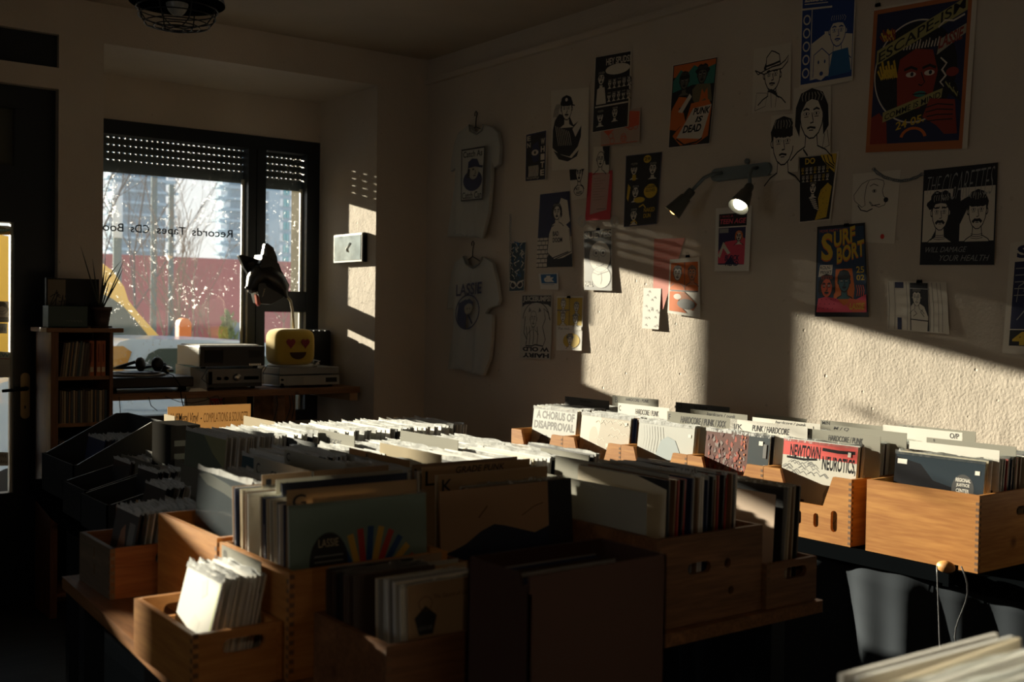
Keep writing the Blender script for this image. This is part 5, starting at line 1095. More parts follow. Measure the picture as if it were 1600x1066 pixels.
# --- near crate F with singles ---
crate('dark brown crate of singles at the bottom centre', .975, 1.285, 1.655, 1.925, ZT+.001, .948, mx=PINED, my=PINED, near='plain')
def a_single():
    a = Art(); a.rect(0, 0, 1, 1, CREAM if False else mat('tan_card', None)); a.text('The Sound of Ginger Snow', .30, .82, .95, .88, BROWN, 0, .3); PB_ = mat('sticker_black', None)
    a.poly([(.20+.14*math.cos(t_), .62+.16*math.sin(t_)) for t_ in [math.pi/2+2*math.pi*i/5 for i in range(5)]], PB_); a.ring(.2, .80, .08, .07, .008, BROWN); a.text('GINGER', .12, .54, .28, .58, MG); return a
cover(a_single(), V((1.139, 1.70, .852)), .18, 'y', 3, 'tan single with a black pentagon sticker in the bottom centre crate', mat('tan_card', None), plastic=False, cat='single')
row(12, (1.130, 1.708, .852), (1.125, 1.79, .852), .178, 'y', 'single behind the pentagon sticker one', 'singles behind the pentagon sticker single', lean=3, pal=(1, 0, 5, 2, 11), plastic=.2, name='single')
row(12, (1.09, 1.82, .852), (1.085, 1.915, .852), .178, 'y', 'single at the back of the bottom centre crate', 'singles at the back of the bottom centre crate', lean=3, pal=(2, 10, 2, 5), plastic=.2, name='single')
for a_, y_, m_, lb in [((605, 893, 729, 879), 1.83, TC, 'tan divider card among the singles, frontmost'), ((593, 890, 716, 872), 1.87, GREYC, 'grey divider card among the singles, middle'), ((574, 879, 690, 863), 1.91, mat('brown_card', None), 'brown divider card among the singles, rearmost')]:
    cardpx(*a_, 0, 'y', m_, lb, [('P', .04, .88, .10, .95)] if y_ == 1.83 else [], fixed=y_, hh=.19)
# --- white singles crate ---
crate('small pine crate of white singles on the table edge, bottom left', .752, .928, 1.965, 2.29, ZT+.001, .928, near='slot')
a = Art(); LGn = mat('faint_green_print', (.62, .66, .55), .6); a.poly([(.3, .3), (.5, .55), (.7, .5), (.6, .2), (.4, .15)], mat('faint_grey_print', (.44, .45, .41), .6)); a.poly([(.5, .9), (.62, .95), (.7, .8), (.58, .74)], mat('faint_grey_print', None)); a.line([(.97, .02), (.97, .98)], .02, mat('lime_edge', (.55, .66, .18), .6))
cover(a, V((.790, 2.11, .832)), .178, 'x', 14, 'white single in front, blazing in the sun at bottom left', plastic=True, cat='single')
row(13, (.799, 2.112, .832), (.888, 2.112, .832), .178, 'x', 'white single packed behind the sunlit one', 'white singles in the small crate', lean=11, pal=(0, 0, 9), plastic=.6, name='single', th=.003)
cardpx(347, 850, 408, 880, 0, 'x', GREYC, 'grey divider card marked with a ringed letter above the white singles', [('(J)', .05, .86, .14, .96)], fixed=.913, hh=.20)
# --- small left crate ---
crate('small brown crate with a hand slot, left edge of the tables', .840, 1.12, 2.735, 2.99, ZT+.001, .940, front='pair', near='slot', mx=wood('red_pine', (.40, .16, .055), (.25, .09, .03), 'X'), my=wood('dusky_pine', (.20, .15, .10), (.12, .09, .06), 'Y'))
a = Art(); a.rect(0, 0, 1, 1, DG); a.poly([(.2, .1), (.35, .7), (.5, .8), (.6, .5), (.45, .1)], mat('flesh_print', (.35, .18, .11), .5)); a.rect(.66, .1, .9, .85, MG)
cover(a, V((.895, 2.86, .832)), .178, 'x', 10, 'single with a dim figure on a dark cover in the small left crate', SLV[2], cat='single')
row(16, (.905, 2.86, .832), (1.085, 2.86, .832), .178, 'x', 'plastic sleeved single in the small left crate', 'singles in the small left crate', lean=9, pal=(2, 5, 10, 0, 9), plastic=1, name='single')
cardpx(213, 780, 247, 796, 0, 'x', KRAFT, 'small brown divider card behind the singles of the small left crate', fixed=1.05, hh=.19, w_=.18)
cardpx(258, 773, 294, 789, 0, 'x', GREYC, 'small grey divider card left of the clear sleeved records', fixed=1.12, hh=.19)
# --- grey display boxes ---
def dispbox(label, x0, x1, y0, y1, z0, zf, zr):
    t = thing('display_box', ((x0+x1)/2, (y0+y1)/2, z0), label, 'display box', 'grey display boxes'); L_ = x1-x0
    for y_, inw in ((y0, 1), (y1, -1)):
        b = MB(); side(b, x0, x1, y_, 'y', inw, z0, zr, DBOX, (), [(0, 0), (L_, 0), (L_, zr-z0), (L_-.05, zr-z0), (.015, zf-z0), (0, zf-z0)], .006); b.build('side_panel', t)
        b = MB(); yy = y_ if inw == 1 else y_-.006
        b.add([(x0+.015, yy, zf+.0003), (x0+.015, yy+.006, zf+.0003), (x1-.05, yy+.006, zr+.0003), (x1-.05, yy, zr+.0003)], [(0, 3, 2, 1)], DBOXE); b.build('glint_edge', t)  # pale strip painting the sky glint along the slanted rim
    for x_, z_, nm in ((x0, zf, 'front_panel'), (x1-.006, zr, 'back_panel')):
        b = MB(); b.box(x_, x_+.006, y0, y1, z0, z_, DBOX); b.build(nm, t)
    b = MB(); b.box(x0, x1, y0, y1, z0, z0+.006, DBOX); b.build('base_panel', t)
dispbox('dark grey slant sided display box, farthest left', 1.13, 1.46, 4.11, 4.53, ZT+.001, .962, 1.103)
dispbox('dark grey slant sided display box, middle of three', 1.06, 1.42, 3.72, 3.98, ZT+.001, .93, 1.01)
dispbox('dark grey slant sided display box, nearest of three', 1.045, 1.40, 3.44, 3.71, ZT+.001, .925, 1.0)
row(24, (1.24, 4.32, .825), (1.42, 4.32, .825), .21, 'x', 'small black record in a glinting plastic sleeve in the far display box', 'small records in the far display box', lean=12, pal=(2, 2, 3, 10), plastic=1, name='single', jit=3)
row(20, (1.19, 3.60, .825), (1.38, 3.60, .825), .178, 'x', 'plastic sleeved single in the nearest display box', 'singles in the nearest display box', lean=12, pal=(2, 2, 3, 10, 5), plastic=1, name='single', jit=3)
row(20, (1.19, 3.86, .825), (1.38, 3.86, .825), .178, 'x', 'plastic sleeved single in the middle display box', 'singles in the middle display box', lean=10, pal=(2, 2, 3, 10, 5), plastic=1, name='single', jit=3)
crate('low dark box of singles between the display boxes and the small left crate', 1.06, 1.215, 3.10, 3.40, ZT+.001, .93, mx=PINED, my=PINED, near='plain', name='record_box', cat='box')
row(10, (1.085, 3.25, .83), (1.195, 3.25, .83), .178, 'x', 'glinting sleeved single in the low dark box', 'singles in the low dark box', lean=14, pal=(5, 2, 9), plastic=1, name='single')
for i, (px0, py0, px1, py1, X_) in enumerate([(190, 708, 250, 731, 1.25), (228, 702, 292, 724, 1.32), (262, 706, 312, 722, 1.39), (203, 716, 240, 731, 1.24), (283, 720, 316, 740, 1.20)]):
    cardpx(px0, py0, px1, py1, 0, 'x', mat('dim_card', (.15, .14, .11), .8), 'small dim divider card in the grey display boxes, %s' % ('far left of the group', 'in the middle of the group', 'touching the green record', 'lowest and nearest', 'beside the shiny clear record')[i], [], fixed=X_, hh=.17)
# boxes between display boxes and sign
b = MB(); A_ = P(236, 642, x=1.44); B_ = P(275, 651, x=1.44); b.box(1.435, 1.440, B_.y, min(A_.y, 4.05), ZT+.008, A_.z, CREAM); b.build('paper_card', label='cream card blazing in the sun beside the long kraft board', cat='card')
b = MB(); A_ = P(267, 666, y=3.62); b.box(A_.x, A_.x+.10, 3.62, 3.80, ZT+.001, A_.z, mat('dark_print_block', (.03, .028, .025), .9, spec=0))
a = Art(); [a.rect(.12, .75-.16*k, .8, .82-.16*k, mat('dim_letter', None)) for k in range(4)]; a.emit(b, [(A_.x, 3.62, A_.z), (A_.x+.1, 3.62, A_.z), (A_.x+.1, 3.62, ZT+.05), (A_.x, 3.62, ZT+.05)], (0, -1, 0)); b.build('cassette_box', label='dark upright box with dim print left of the tall dark green record', cat='box')
KR2 = translucent('orange_kraft', (.60, .43, .24), .38)
A_ = P(262, 636, y=4.02); B_ = P(392, 630, y=4.02)
b = MB(); b.box(A_.x, B_.x, 4.02, 4.0225, ZT+.001, A_.z, KR2)
a = Art(); a.text('Half/Metal Vinyl  -', .03, .80, .40, .93, INK, .01, .2); a.text('COMPILATIONS & SOUNDTR.', .42, .82, .97, .92, mat('pencil', (.25, .13, .05), .8), 0, .1)
for u in (.32, .6, .82): a.ell(u, .70, .008, .012, INK)
a.emit(b, [(A_.x, 4.02, A_.z), (B_.x, 4.02, A_.z), (B_.x, 4.02, ZT), (A_.x, 4.02, ZT)], (0, -1, 0)); b.build('kraft_board', label='long orange kraft board with a handwritten line, glowing where sun shines through', cat='board')
t = thing('book_stack', (2.5, 4.6, .9), 'stack of dark grey printed sheets behind the letter S card', 'stack')
for k in range(5):
    b = MB(); A_ = P(462, 690, y=4.55); b.box(A_.x+.01*(k % 2), A_.x+.30, 4.5, 4.78, .816+.035*k, .848+.035*k, (DG, MG)[k % 2]); b.build('paper_bundle', t)
p = P(160, 985, z=.40)
b = MB(); b.box(p.x, p.x+.40, p.y-.45, p.y, .0, .40, mat('slate_box', (.10, .115, .12), .7)); b.box(p.x-.012, p.x+.412, p.y-.462, p.y+.012, .34, .40, mat('slate_lid', (.12, .135, .14), .7)); b.build('storage_box', bevel=.004, label='dull slate storage box on the floor under the tables at bottom left', cat='box')
# bottom right records (a crate right beside the camera)
crate('crate of white records at the bottom right corner, close to the camera', 1.05, 1.42, .28, .83, .78, .99, near='plain')
row(22, (1.235, .36, .795), (1.235, .79, .795), .315, 'y', 'white record seen edge on in the bottom right corner', 'white records in the bottom right crate', lean=3, pal=(0, 1, 9, 0), plastic=.3, th=.006, yaw=3)
t = table('side_table', [(.95, .15), (1.60, .15), (1.60, .90), (.95, .90)], .778, .03, 'small dark table under the crate at the bottom right', [(1.0, .2), (1.55, .2), (1.0, .85), (1.55, .85)], DARK)
# ---- link the records: the 300 large records nearest the camera stand alone, the rest is one object
eye = V((0, 0, EYE))
lp = sorted([r for r in RECS if r['name'] == 'record'], key=lambda r: (r['p']+V((0, 0, .3))-eye).length)
ind = lp[:292]; rest = lp[292:]
sg = [r for r in RECS if r['name'] == 'single']
for r in ind+sg:
    o = put(shared('s', r['S'], r['th'], r['m']), 'record_sleeve' if r['name'] == 'record' else 'single_sleeve', r['p'], r['rz'], r['lean'], r['off'])
    o['label'] = r['label']; o['category'] = 'record' if r['name'] == 'record' else 'single'; o['group'] = r['group']
    if r['pl']:
        k = bpy.data.objects.new('plastic_sleeve', shared('p', r['S'], round(r['th']+.002, 4), rnd.randint(1, 6))); C.objects.link(k); k.parent = o
b = MB()
for r in rest:
    b.T = M4.Translation(r['p']) @ M4.Rotation(r['rz'], 4, 'Z') @ M4.Rotation(r['lean'], 4, 'Y') @ M4.Translation((0, r['off'], 0))
    h = r['S']/2; b.box(-r['th']/2, r['th']/2, -h, h, 0, r['S'], SLV[r['m']])
    if r['pl']:
        me = shared('p', r['S'], round(r['th']+.002, 4), 1); b.add([v.co for v in me.vertices], [tuple(p.vertices) for p in me.polygons], PLAST, True)
b.T = None
o = b.build('record_sleeves', kind='stuff', label='the many farther records packed in the wall crates and far rows', cat='records')
print('RECS', len(lp), len(sg), 'rest', len(rest))
# ---------------- prints on the wall ----------------
YE = mat('yellow_ink', (.62, .42, .04), .75); ORG = mat('orange_ink', (.62, .15, .03), .75); PK = mat('pink_ink', (.70, .08, .14), .75); TL = mat('green_teal_ink', (.03, .20, .17), .75)
PAP = mat('off_white_paper', (.66, .61, .53), .8); PAPW = mat('bright_paper', (.74, .72, .67), .8); BLU = mat('blue_ink', (.015, .05, .22), .75); LBLU = mat('mid_blue_ink', (.02, .12, .30), .75)
PUR = mat('violet_navy_ink', (.03, .028, .10), .75); RSK = mat('brick_red_ink', (.26, .035, .025), .75); FRM = mat('rust_ink', (.42, .14, .05), .75); PKP = mat('pink_paper', (.62, .24, .20), .8); SAL = mat('salmon_ink', (.66, .12, .06), .75)
def wallprint(px, art, label, base=PAP, hang=.010, top=.004, cat='poster', name='poster', group=None):
    TL_, TR_, BR_, BL_ = px
    q = [P(*TL_, x=WX-top), P(*TR_, x=WX-top), P(*BR_, x=WX-top-hang), P(*BL_, x=WX-top-hang)]
    return flat(name, q, (-1, 0, 0), art, label, cat, base, group, lift=.0004)
def sheet(px): return px
# 1 comic with cheering crowd
a = Art(); a.rect(.02, .01, .97, .99, INK); a.text('HEY SPUDS!', .32, .86, .97, .95, PAP, .02); a.ell(.64, .79, .33, .07, PAP); a.rect(.06, .32, .96, .34, PAP)
portrait(a, .20, .70, .085, PAP, INK, 'curly', 1, k=1.6); a.poly([(.08, .36), (.1, .56), (.3, .58), (.36, .36)], PAP)
for i in range(10):
    cx = .44+.13*(i % 5); cy = .62-.17*(i//5); portrait(a, cx, cy, .045, PAP, INK, ('short', 'long', 'bowl')[i % 3], i, k=1.6, line=.008)
portrait(a, .22, .2, .08, PAP, INK, 'bowl', 2, k=1.6); portrait(a, .62, .22, .07, PAP, INK, 'short', 2, k=1.6)
wallprint([(930, 89), (987.4, 78.5), (982, 198), (925, 208)], a, 'dark comic page print headed by cheering lettering, top left of the prints', PAP)
# 2 hooded figure drawing
a = Art(); a.poly([(.02, .28), (.04, .50), (.1, .62), (.22, .70), (.5, .66), (.6, .55), (.82, .62), (.80, .4), (.72, .28), (.5, .16), (.2, .20)], INK); a.poly([(.05, .24), (.3, .18), (.55, .14), (.75, .24), (.7, .16), (.45, .10), (.2, .13)], INK)
portrait(a, .42, .76, .14, PAP, INK, 'bowl', 4, hat='cap', k=1.5, line=.014); a.poly([(.58, .50), (.82, .64), (.86, .58), (.66, .40)], PAP)
for i in range(8): a.line([(.12+.05*i, .55-.01*i), (.16+.05*i, .42), (.20+.05*i, .3)], .01, PAP)
for i in range(4): a.line([(.06+.035*i, .66), (.10+.035*i, .74), (.16+.03*i, .82)], .012, INK)
wallprint([(861, 142), (920.6, 136.5), (918.8, 263.6), (862.5, 266)], a, 'drawing of a capped figure holding a dark sheet, left of the comic page')
# 3
a = Art(); a.rect(.04, .02, .97, .98, NAVY); a.rect(.08, .04, .92, .95, INK); a.poly([(.3, .5), (.35, .75), (.6, .8), (.7, .6), (.65, .4), (.4, .38)], NAVY)
for i, ch in enumerate('WHITE'): a.text(ch, .74, .72-.155*i, .92, .84-.155*i, PAP, .03)
a.text('E', .1, .84, .26, .94, PAP, .02); a.text('N', .1, .70, .26, .80, PAP, .02)
for i in range(7): a.line([(.2+.07*i, .32), (.22+.07*i, .22), (.2+.07*i, .1)], .04, PAP)
a.ell(.48, .58, .16, .06, PAP); a.ell(.48, .58, .05, .03, INK); a.text('loyalty', .12, .04, .7, .10, PAP)
wallprint([(821, 209.6), (854.6, 202), (852.8, 281.6), (819.8, 285)], a, 'narrow black print with vertical white lettering, leftmost small one above')
# 4 red card
a = Art(); R = random.Random(3); a.poly([(0, .55), (.1, .9), (.3, .95), (.5, .8), (.75, .95), (.98, .9), (.98, .5), (.7, .45), (.4, .55), (.2, .3)], SAL)
for i in range(16): x, y = R.uniform(.05, .9), R.uniform(.1, .9); a.ring(x, y, .06, .09, .012, SAL if y < .5 else PKP, 10)
a.rect(.02, .02, .95, .04, SAL)
wallprint([(939.5, 179), (1001, 168), (999, 222), (938.6, 228.8)], a, 'red and pale crayon card overlapping the comic page', mat('grey_pink_paper', (.48, .36, .30), .8), top=.008)
# 5, 6 small portraits
a = Art(); a.poly([(.55, 1), (1, 1), (1, .3), (.8, .3)], INK); portrait(a, .48, .52, .30, PAP, INK, 'bald', 5, k=1.1, line=.03)
wallprint([(927.8, 230), (953, 228), (951, 270), (925, 271)], a, 'tiny portrait of a bald bearded head, above the pink letter')
a = Art(); a.rect(0, .5, .5, 1, INK); portrait(a, .52, .66, .22, PAP, INK, 'curly', 6, k=1.2, line=.03); a.ring(.5, .22, .3, .13, .03, INK); a.text('MOST\nWANTED', .32, .12, .7, .3, INK, .02)
for i in range(12): a.line([(.1+.07*i, .9-.01*i), (.13+.07*i, .8)], .02, INK)
wallprint([(888.8, 251), (920, 249), (916.5, 309), (893, 313)], a, 'small ink portrait with glasses overlapping the dark arms-crossed print', top=.007)
# 7 pink letter
a = Art(); a.poly([(.18, .12), (.84, .20), (.90, .93), (.78, .96), (.16, .95)], mat('greyed_pink_paper', (.52, .33, .30), .8))
for i in range(9): a.rect(.24, .86-.055*i, .24+.5*(.6+.4*((i*5) % 3)/2), .865-.055*i, DG)
a.rect(.45, .22, .8, .23, DG)
wallprint([(920, 270), (957, 266), (953.6, 343), (914, 345)], a, 'letter on bright pink paper below the bald portrait', mat('hot_pink_paper', (.60, .06, .08), .8))
# 8 six panels
a = Art(); a.rect(.02, .01, .98, .99, INK)
for (cx, cy, h) in ((.25, .80, 'bowl'), (.78, .78, 'short'), (.32, .48, 'long'), (.3, .16, 'curly')): portrait(a, cx, cy, .085, PAP, INK, h, int(cx*10), k=1.7, line=.012)
for cx, cy, r_ in ((.62, .92, .055), (.76, .47, .10)): a.ell(cx, cy, r_*1.9, r_, YE)
a.text('29', .54, .90, .70, .945, INK, .02); a.text('COLDEN\nGLOVES', .62, .46, .92, .55, INK, .02); a.rect(.22, .64, .32, .72, YE); a.poly([(.12, .35), (.18, .55), (.1, .6), (.07, .4)], YE); a.ell(.45, .36, .16, .04, YE); a.text('NAKED\nDUN', .60, .10, .92, .24, YE, .02)
for cx, cy in ((.22, .05), (.45, .26)): a.line([(cx, cy), (cx+.12, cy+.03), (cx+.2, cy-.02)], .02, YE)
wallprint([(978, 243.6), (1034.5, 237), (1026, 350), (974.6, 355)], a, 'navy comic poster of six panels with yellow circles, left of the wall lamp', mat('violet_grey_margin', (.10, .10, .16), .8))
# 9 arms crossed
a = Art(); a.rect(0, .40, 1, 1, NAVY); a.rect(0, 0, 1, .40, PAP)
for r_ in range(7):
    y = .06*r_; a.line([(0, y), (.32, y)], .012, INK)
    for k in range(3): a.line([(.06+.12*k+(.06 if r_ % 2 else 0), y), (.06+.12*k+(.06 if r_ % 2 else 0), y+.06)], .012, INK)
a.poly([(.62, .48), (.60, .78), (.72, .92), (.92, .88), (.98, .6)], PAP); a.poly([(.3, .20), (.34, .44), (.42, .54), (.6, .58), (.82, .58), (.96, .5), (1, .2), (.7, .1), (.4, .12)], PAP)
a.line([(.34, .44), (.3, .2), (.45, .12), (.9, .2)], .015, INK); a.line([(.94, .5), (.98, .2), (.5, .1), (.4, .15)], .015, INK); portrait(a, .58, .74, .105, PAP, INK, 'long', 8, k=1.7, line=.012); a.text('BAD\nDOOM', .46, .33, .74, .48, INK, .03)
a.poly([(.3, .12), (.24, .05), (.35, .18), (.5, .1), (.75, .12), (1, .18), (1, .0), (.3, 0)], INK)
wallprint([(844, 304), (890, 298.5), (895, 416.8), (838, 418)], a, 'large dark blue print of a long haired figure with crossed arms')
# 10 leafy strip
a = Art(); a.rect(.03, .02, .97, .98, mat('dark_teal_print', (.02, .05, .07), .7)); R = random.Random(6)
for i in range(34): x, y = R.uniform(.1, .9), R.uniform(.25, .95); a.line([(x, y), (x+R.uniform(-.2, .2), y+.05), (x+R.uniform(-.2, .2), y+.1)], .025, PAP if i % 3 else LBLU)
for sg in (-1, 1): a.ell(.5+.22*sg, .14, .20, .075, PAP); a.ell(.5+.22*sg, .14, .15, .055, INK)
a.line([(.05, .22), (.28, .20), (.5, .12), (.72, .2), (.95, .22)], .03, PAP)
wallprint([(799, 379), (822, 377), (819, 455.5), (795, 456.6)], a, 'narrow teal strip print with large glasses at its foot')
b = MB()
for k in range(22):
    p = P(797.5+.3*math.sin(k), 337+k*4.6, x=3.785); b.ring_ = None
    b.tube([p+V((0, .007*math.cos(t_), .009*math.sin(t_))) for t_ in [math.pi*i/4 for i in range(9)]], .0015, mat('dull_blue_cord', (.12, .15, .18), .6), 5, cap=False)
b.build('paper_chain', label='thin looped paper chain hanging left of the teal strip print', cat='chain')
# 11 small blue card
a = Art(); a.rect(.1, .38, .93, .95, LBLU); a.text('dk', .25, .46, .8, .86, WHITE, .08); a.rect(.12, .3, .8, .32, LBLU)
wallprint([(841.8, 428), (872, 426.7), (872.6, 452.8), (844.5, 452)], a, 'small white card with a blue field and white squiggle', PAPW)
# 12 egg head
a = Art(); a.rect(.02, .0, .98, 1, DG); a.text('SUEVES', .02, .87, .98, .98, PAPW, .03)
for i in range(8): a.rect(.03, .80-.035*i, .97, .803-.035*i, MG)
a.ell(.58, .56, .38, .26, PAPW); a.ell(.62, .22, .34, .18, PAPW); a.ring(.58, .56, .38, .26, .012, DG); a.ring(.62, .22, .34, .18, .012, DG)
for u, v in ((.45, .62), (.70, .62)): a.ring(u, v, .10, .06, .01, DG); a.ell(u, v, .04, .02, DG)
a.line([(.56, .56), (.52, .50), (.60, .49)], .01, DG); a.line([(.45, .42), (.58, .40), (.72, .43)], .015, DG); a.line([(.3, .3), (.5, .26), (.9, .32)], .01, DG); a.line([(.62, .3), (.64, .18), (.6, .1)], .01, DG); a.text('HALL', .02, .06, .32, .16, PAPW, .02)
wallprint([(912, 362), (956, 357.6), (956, 454.4), (913, 453)], a, 'grey print of a round egg headed figure half in sunlight', PAPW, hang=.010)
# 13 cat beast
a = Art(); a.rect(0, .10, 1, 1, mat('grey_paper', (.50, .48, .43), .8)); a.poly([(.04, .98), (.96, .98), (.96, .80), (.86, .84), (.5, .87), (.14, .84), (.04, .80)], INK); a.text('JUICEBUMPS!', .06, .87, .94, .97, mat('grey_paper', None), .04); a.ring(.5, .62, .42, .26, .02, INK, 24, 0, 180)
a.line([(.15, .66), (.12, .4), (.22, .3), (.18, .2), (.4, .2), (.5, .22), (.75, .2), (.82, .3), (.72, .5), (.8, .62), (.74, .78), (.88, .72), (.95, .6)], .02, INK); portrait(a, .42, .62, .13, mat('grey_paper', None), DG, None, 1, k=1.2, line=.012)
for x in (.26, .58): a.poly([(x, .72), (x+.02, .80), (x+.09, .74)], DG)
for x in (.2, .3, .42, .55): a.line([(x, .5), (x+.03, .35), (x+.01, .22)], .018, INK)
a.rect(0, .0, 1, .10, mat('grey_paper', None)); a.text('HAIRY', .96, .09, .10, .02, INK, .05); a.text('W OLD', .96, .185, .10, .115, INK, .05)
wallprint([(814.8, 460), (863.6, 460), (860, 562), (812, 560)], a, 'line print of a horned cat beast with upside down lettering below', mat('grey_paper', None))
# 14 yellow comic
a = Art(); a.rect(.03, .46, .97, .97, mat('soft_yellow_ink', (.60, .42, .07), .75)); a.rect(.03, .03, .97, .36, PAPW)
for (cx, cy) in ((.26, .86), (.76, .80), (.26, .62), (.74, .58)): portrait(a, cx, cy, .09, PAPW, DG, 'short', int(cy*10), k=1.5, line=.012)
a.line([(.5, .46), (.5, .97)], .02, DG); a.line([(.03, .74), (.5, .74)], .02, DG); a.rect(.03, .37, .97, .44, PAPW); a.text('Pas moi...', .1, .38, .6, .43, DG)
a.ell(.6, .18, .32, .14, mat('soft_yellow_ink', None)); portrait(a, .55, .2, .09, PAPW, DG, 'curly', 4, k=1.5, line=.012)
wallprint([(869.7, 463), (911.6, 462.8), (908.6, 548), (869, 547.6)], a, 'yellow and white comic strip page partly crossed by sunlight', PAPW, hang=.010)
# 15 punk is dead
a = Art(); a.rect(.02, .01, .99, .99, INK); a.rect(.04, .84, .97, .98, ORG)
a.poly([(.04, .8), (.2, .92), (.35, .86), (.5, .95), (.7, .88), (.97, .92), (.97, .7), (.5, .72), (.04, .66)], TL)
for cx, h in ((.30, 'bowl'), (.70, 'curly')): portrait(a, cx, .78 if cx < .5 else .82, .10, mat('dark_skin_print', (.12, .11, .09), .8), INK, h, 2, k=1.5, line=.014)
a.poly([(.5, .66), (.6, .72), (.9, .7), (.97, .5), (.6, .48), (.52, .55)], mat('khaki_print', (.16, .14, .08), .8)); a.poly([(.68, .50), (.72, .66), (.78, .60), (.84, .66), (.88, .50), (.8, .54)], ORG)
a.poly([(.02, .22), (.04, .45), (.16, .48), (.34, .40), (.40, .28), (.26, .24), (.18, .20)], ORG); a.poly([(.05, .46), (.2, .6), (.38, .58), (.4, .5), (.2, .46)], ORG); a.poly([(.2, .42), (.45, .62), (.5, .58), (.3, .4)], PAP)
a.poly([(.5, .50), (.9, .52), (.97, .45), (.95, .1), (.7, .02), (.3, .02), (.1, .14), (.2, .2), (.4, .3)], ORG); a.poly([(.56, .44), (.97, .46), (.80, .07), (.20, .11)], PAP)
a.text('PUNK', .56, .36, .95, .44, INK, .04, .3); a.text('IS', .62, .27, .80, .34, INK, .04, .3); a.text('DEAD', .34, .16, .78, .25, INK, .04, .3); a.line([(.2, .1), (.4, .02), (.7, .04), (.82, .08)], .02, INK)
wallprint([(1051, 101.6), (1121.6, 88), (1108.5, 225), (1043.7, 232)], a, 'orange and teal poster of two figures and a lettered pamphlet', PAP)
# 16 cowboy
a = Art(); portrait(a, .52, .55, .235, PAP, INK, 'short', 3, hat='cowboy', k=1.35, line=.02); a.line([(.08, .02), (.36, .08), (.40, .28), (.12, .30), (.08, .02)], .008, INK); a.poly([(.4, .3), (.5, .34), (.62, .3), (.72, .18), (.6, .24), (.5, .28)], INK); a.line([(.5, .28), (.52, .05)], .01, INK); a.line([(.66, .28), (.62, .05)], .01, INK)
wallprint([(1178, 77), (1236.8, 66.7), (1234.5, 171), (1175, 176)], a, 'line drawing of a figure in a wide western hat')
# 17 blue poster
a = Art(); a.rect(.02, .05, .98, .99, BLU); a.text('Lassie', .06, .88, .60, .97, PAP, .02, .3); a.rect(.06, .855, .5, .865, PAP); a.rect(.02, .80, .58, .82, PAP); a.rect(.20, .08, .215, .80, PAP)
for k in range(5): a.ring(.115, .70-.135*k, .06, .045, .022, PAP, 12)
a.poly([(.22, .08), (.22, .45), (.5, .55), (.97, .5), (.97, .12)], PAP); portrait(a, .70, .55, .16, PAP, BLU, 'curly', 5, k=1.4, line=.012); a.poly([(.55, .08), (.62, .34), (.9, .36), (.97, .1)], LBLU)
a.poly([(.26, .1), (.28, .32), (.42, .38), (.56, .30), (.56, .12), (.42, .06)], PAP); a.line([(.26, .1), (.27, .33), (.42, .39), (.56, .31), (.57, .1)], .012, BLU)
for u in (.36, .48): a.ell(u, .25, .015, .02, BLU)
a.ell(.42, .13, .035, .022, BLU)
wallprint([(1253, -14), (1338, -22), (1332, 126), (1249, 141)], a, 'blue and white poster of a curly haired figure with a dog, topmost')
# 18 two heads
a = Art(); portrait(a, .50, .58, .33, PAP, INK, 'long', 7, k=1.45, line=.022); a.line([(.92, .35), (.98, .12), (.8, .08), (.86, .3)], .014, INK); a.line([(.3, .1), (.42, .0)], .03, INK)
wallprint([(1240, 138), (1299, 132), (1297, 240), (1238, 246)], a, 'ink drawing of a stern long haired head, right one of the pair')
a = Art(); portrait(a, .45, .52, .38, PAP, INK, 'bowl', 9, k=1.5, line=.026)
wallprint([(1205, 181), (1250, 177), (1247, 268), (1203, 272)], a, 'ink drawing of a short haired head, left one of the pair', top=.006)
# 19 crowd
a = Art(); a.rect(.02, .02, .96, .97, INK); a.text('DO', .16, .86, .42, .95, YE, .03); a.poly([(.55, .98), (.95, .98), (.95, .7), (.8, .78), (.62, .9)], YE)
for k in range(3): a.line([(.62+.1*k, .97), (.7+.09*k, .86), (.93, .76-.02*k+.05*k)], .02, INK)
a.poly([(.62, .46), (.8, .56), (.92, .5), (.86, .05), (.5, .02), (.6, .2), (.56, .34)], YE); R = random.Random(8)
for i in range(14): portrait(a, .1+.11*(i % 7)+.02*(i//7), .78-.12*(i//7), .035, YE if i % 3 == 0 else PAP, INK, 'short', i, k=1.7, line=.008)
portrait(a, .40, .50, .085, PAP, INK, 'long', 3, k=1.6, line=.012)
for k in range(6): a.line([(.3+.03*k, .36-.03*k), (.5+.02*k, .32-.03*k)], .014, PAP)
for i in range(40): a.ell(R.uniform(.6, .86), R.uniform(.06, .46), .008, .005, INK, 6)
wallprint([(1248.5, 243.6), (1311, 237), (1297.5, 343.8), (1249, 349)], a, 'crowded yellow and black comic print right of the wall lamp')
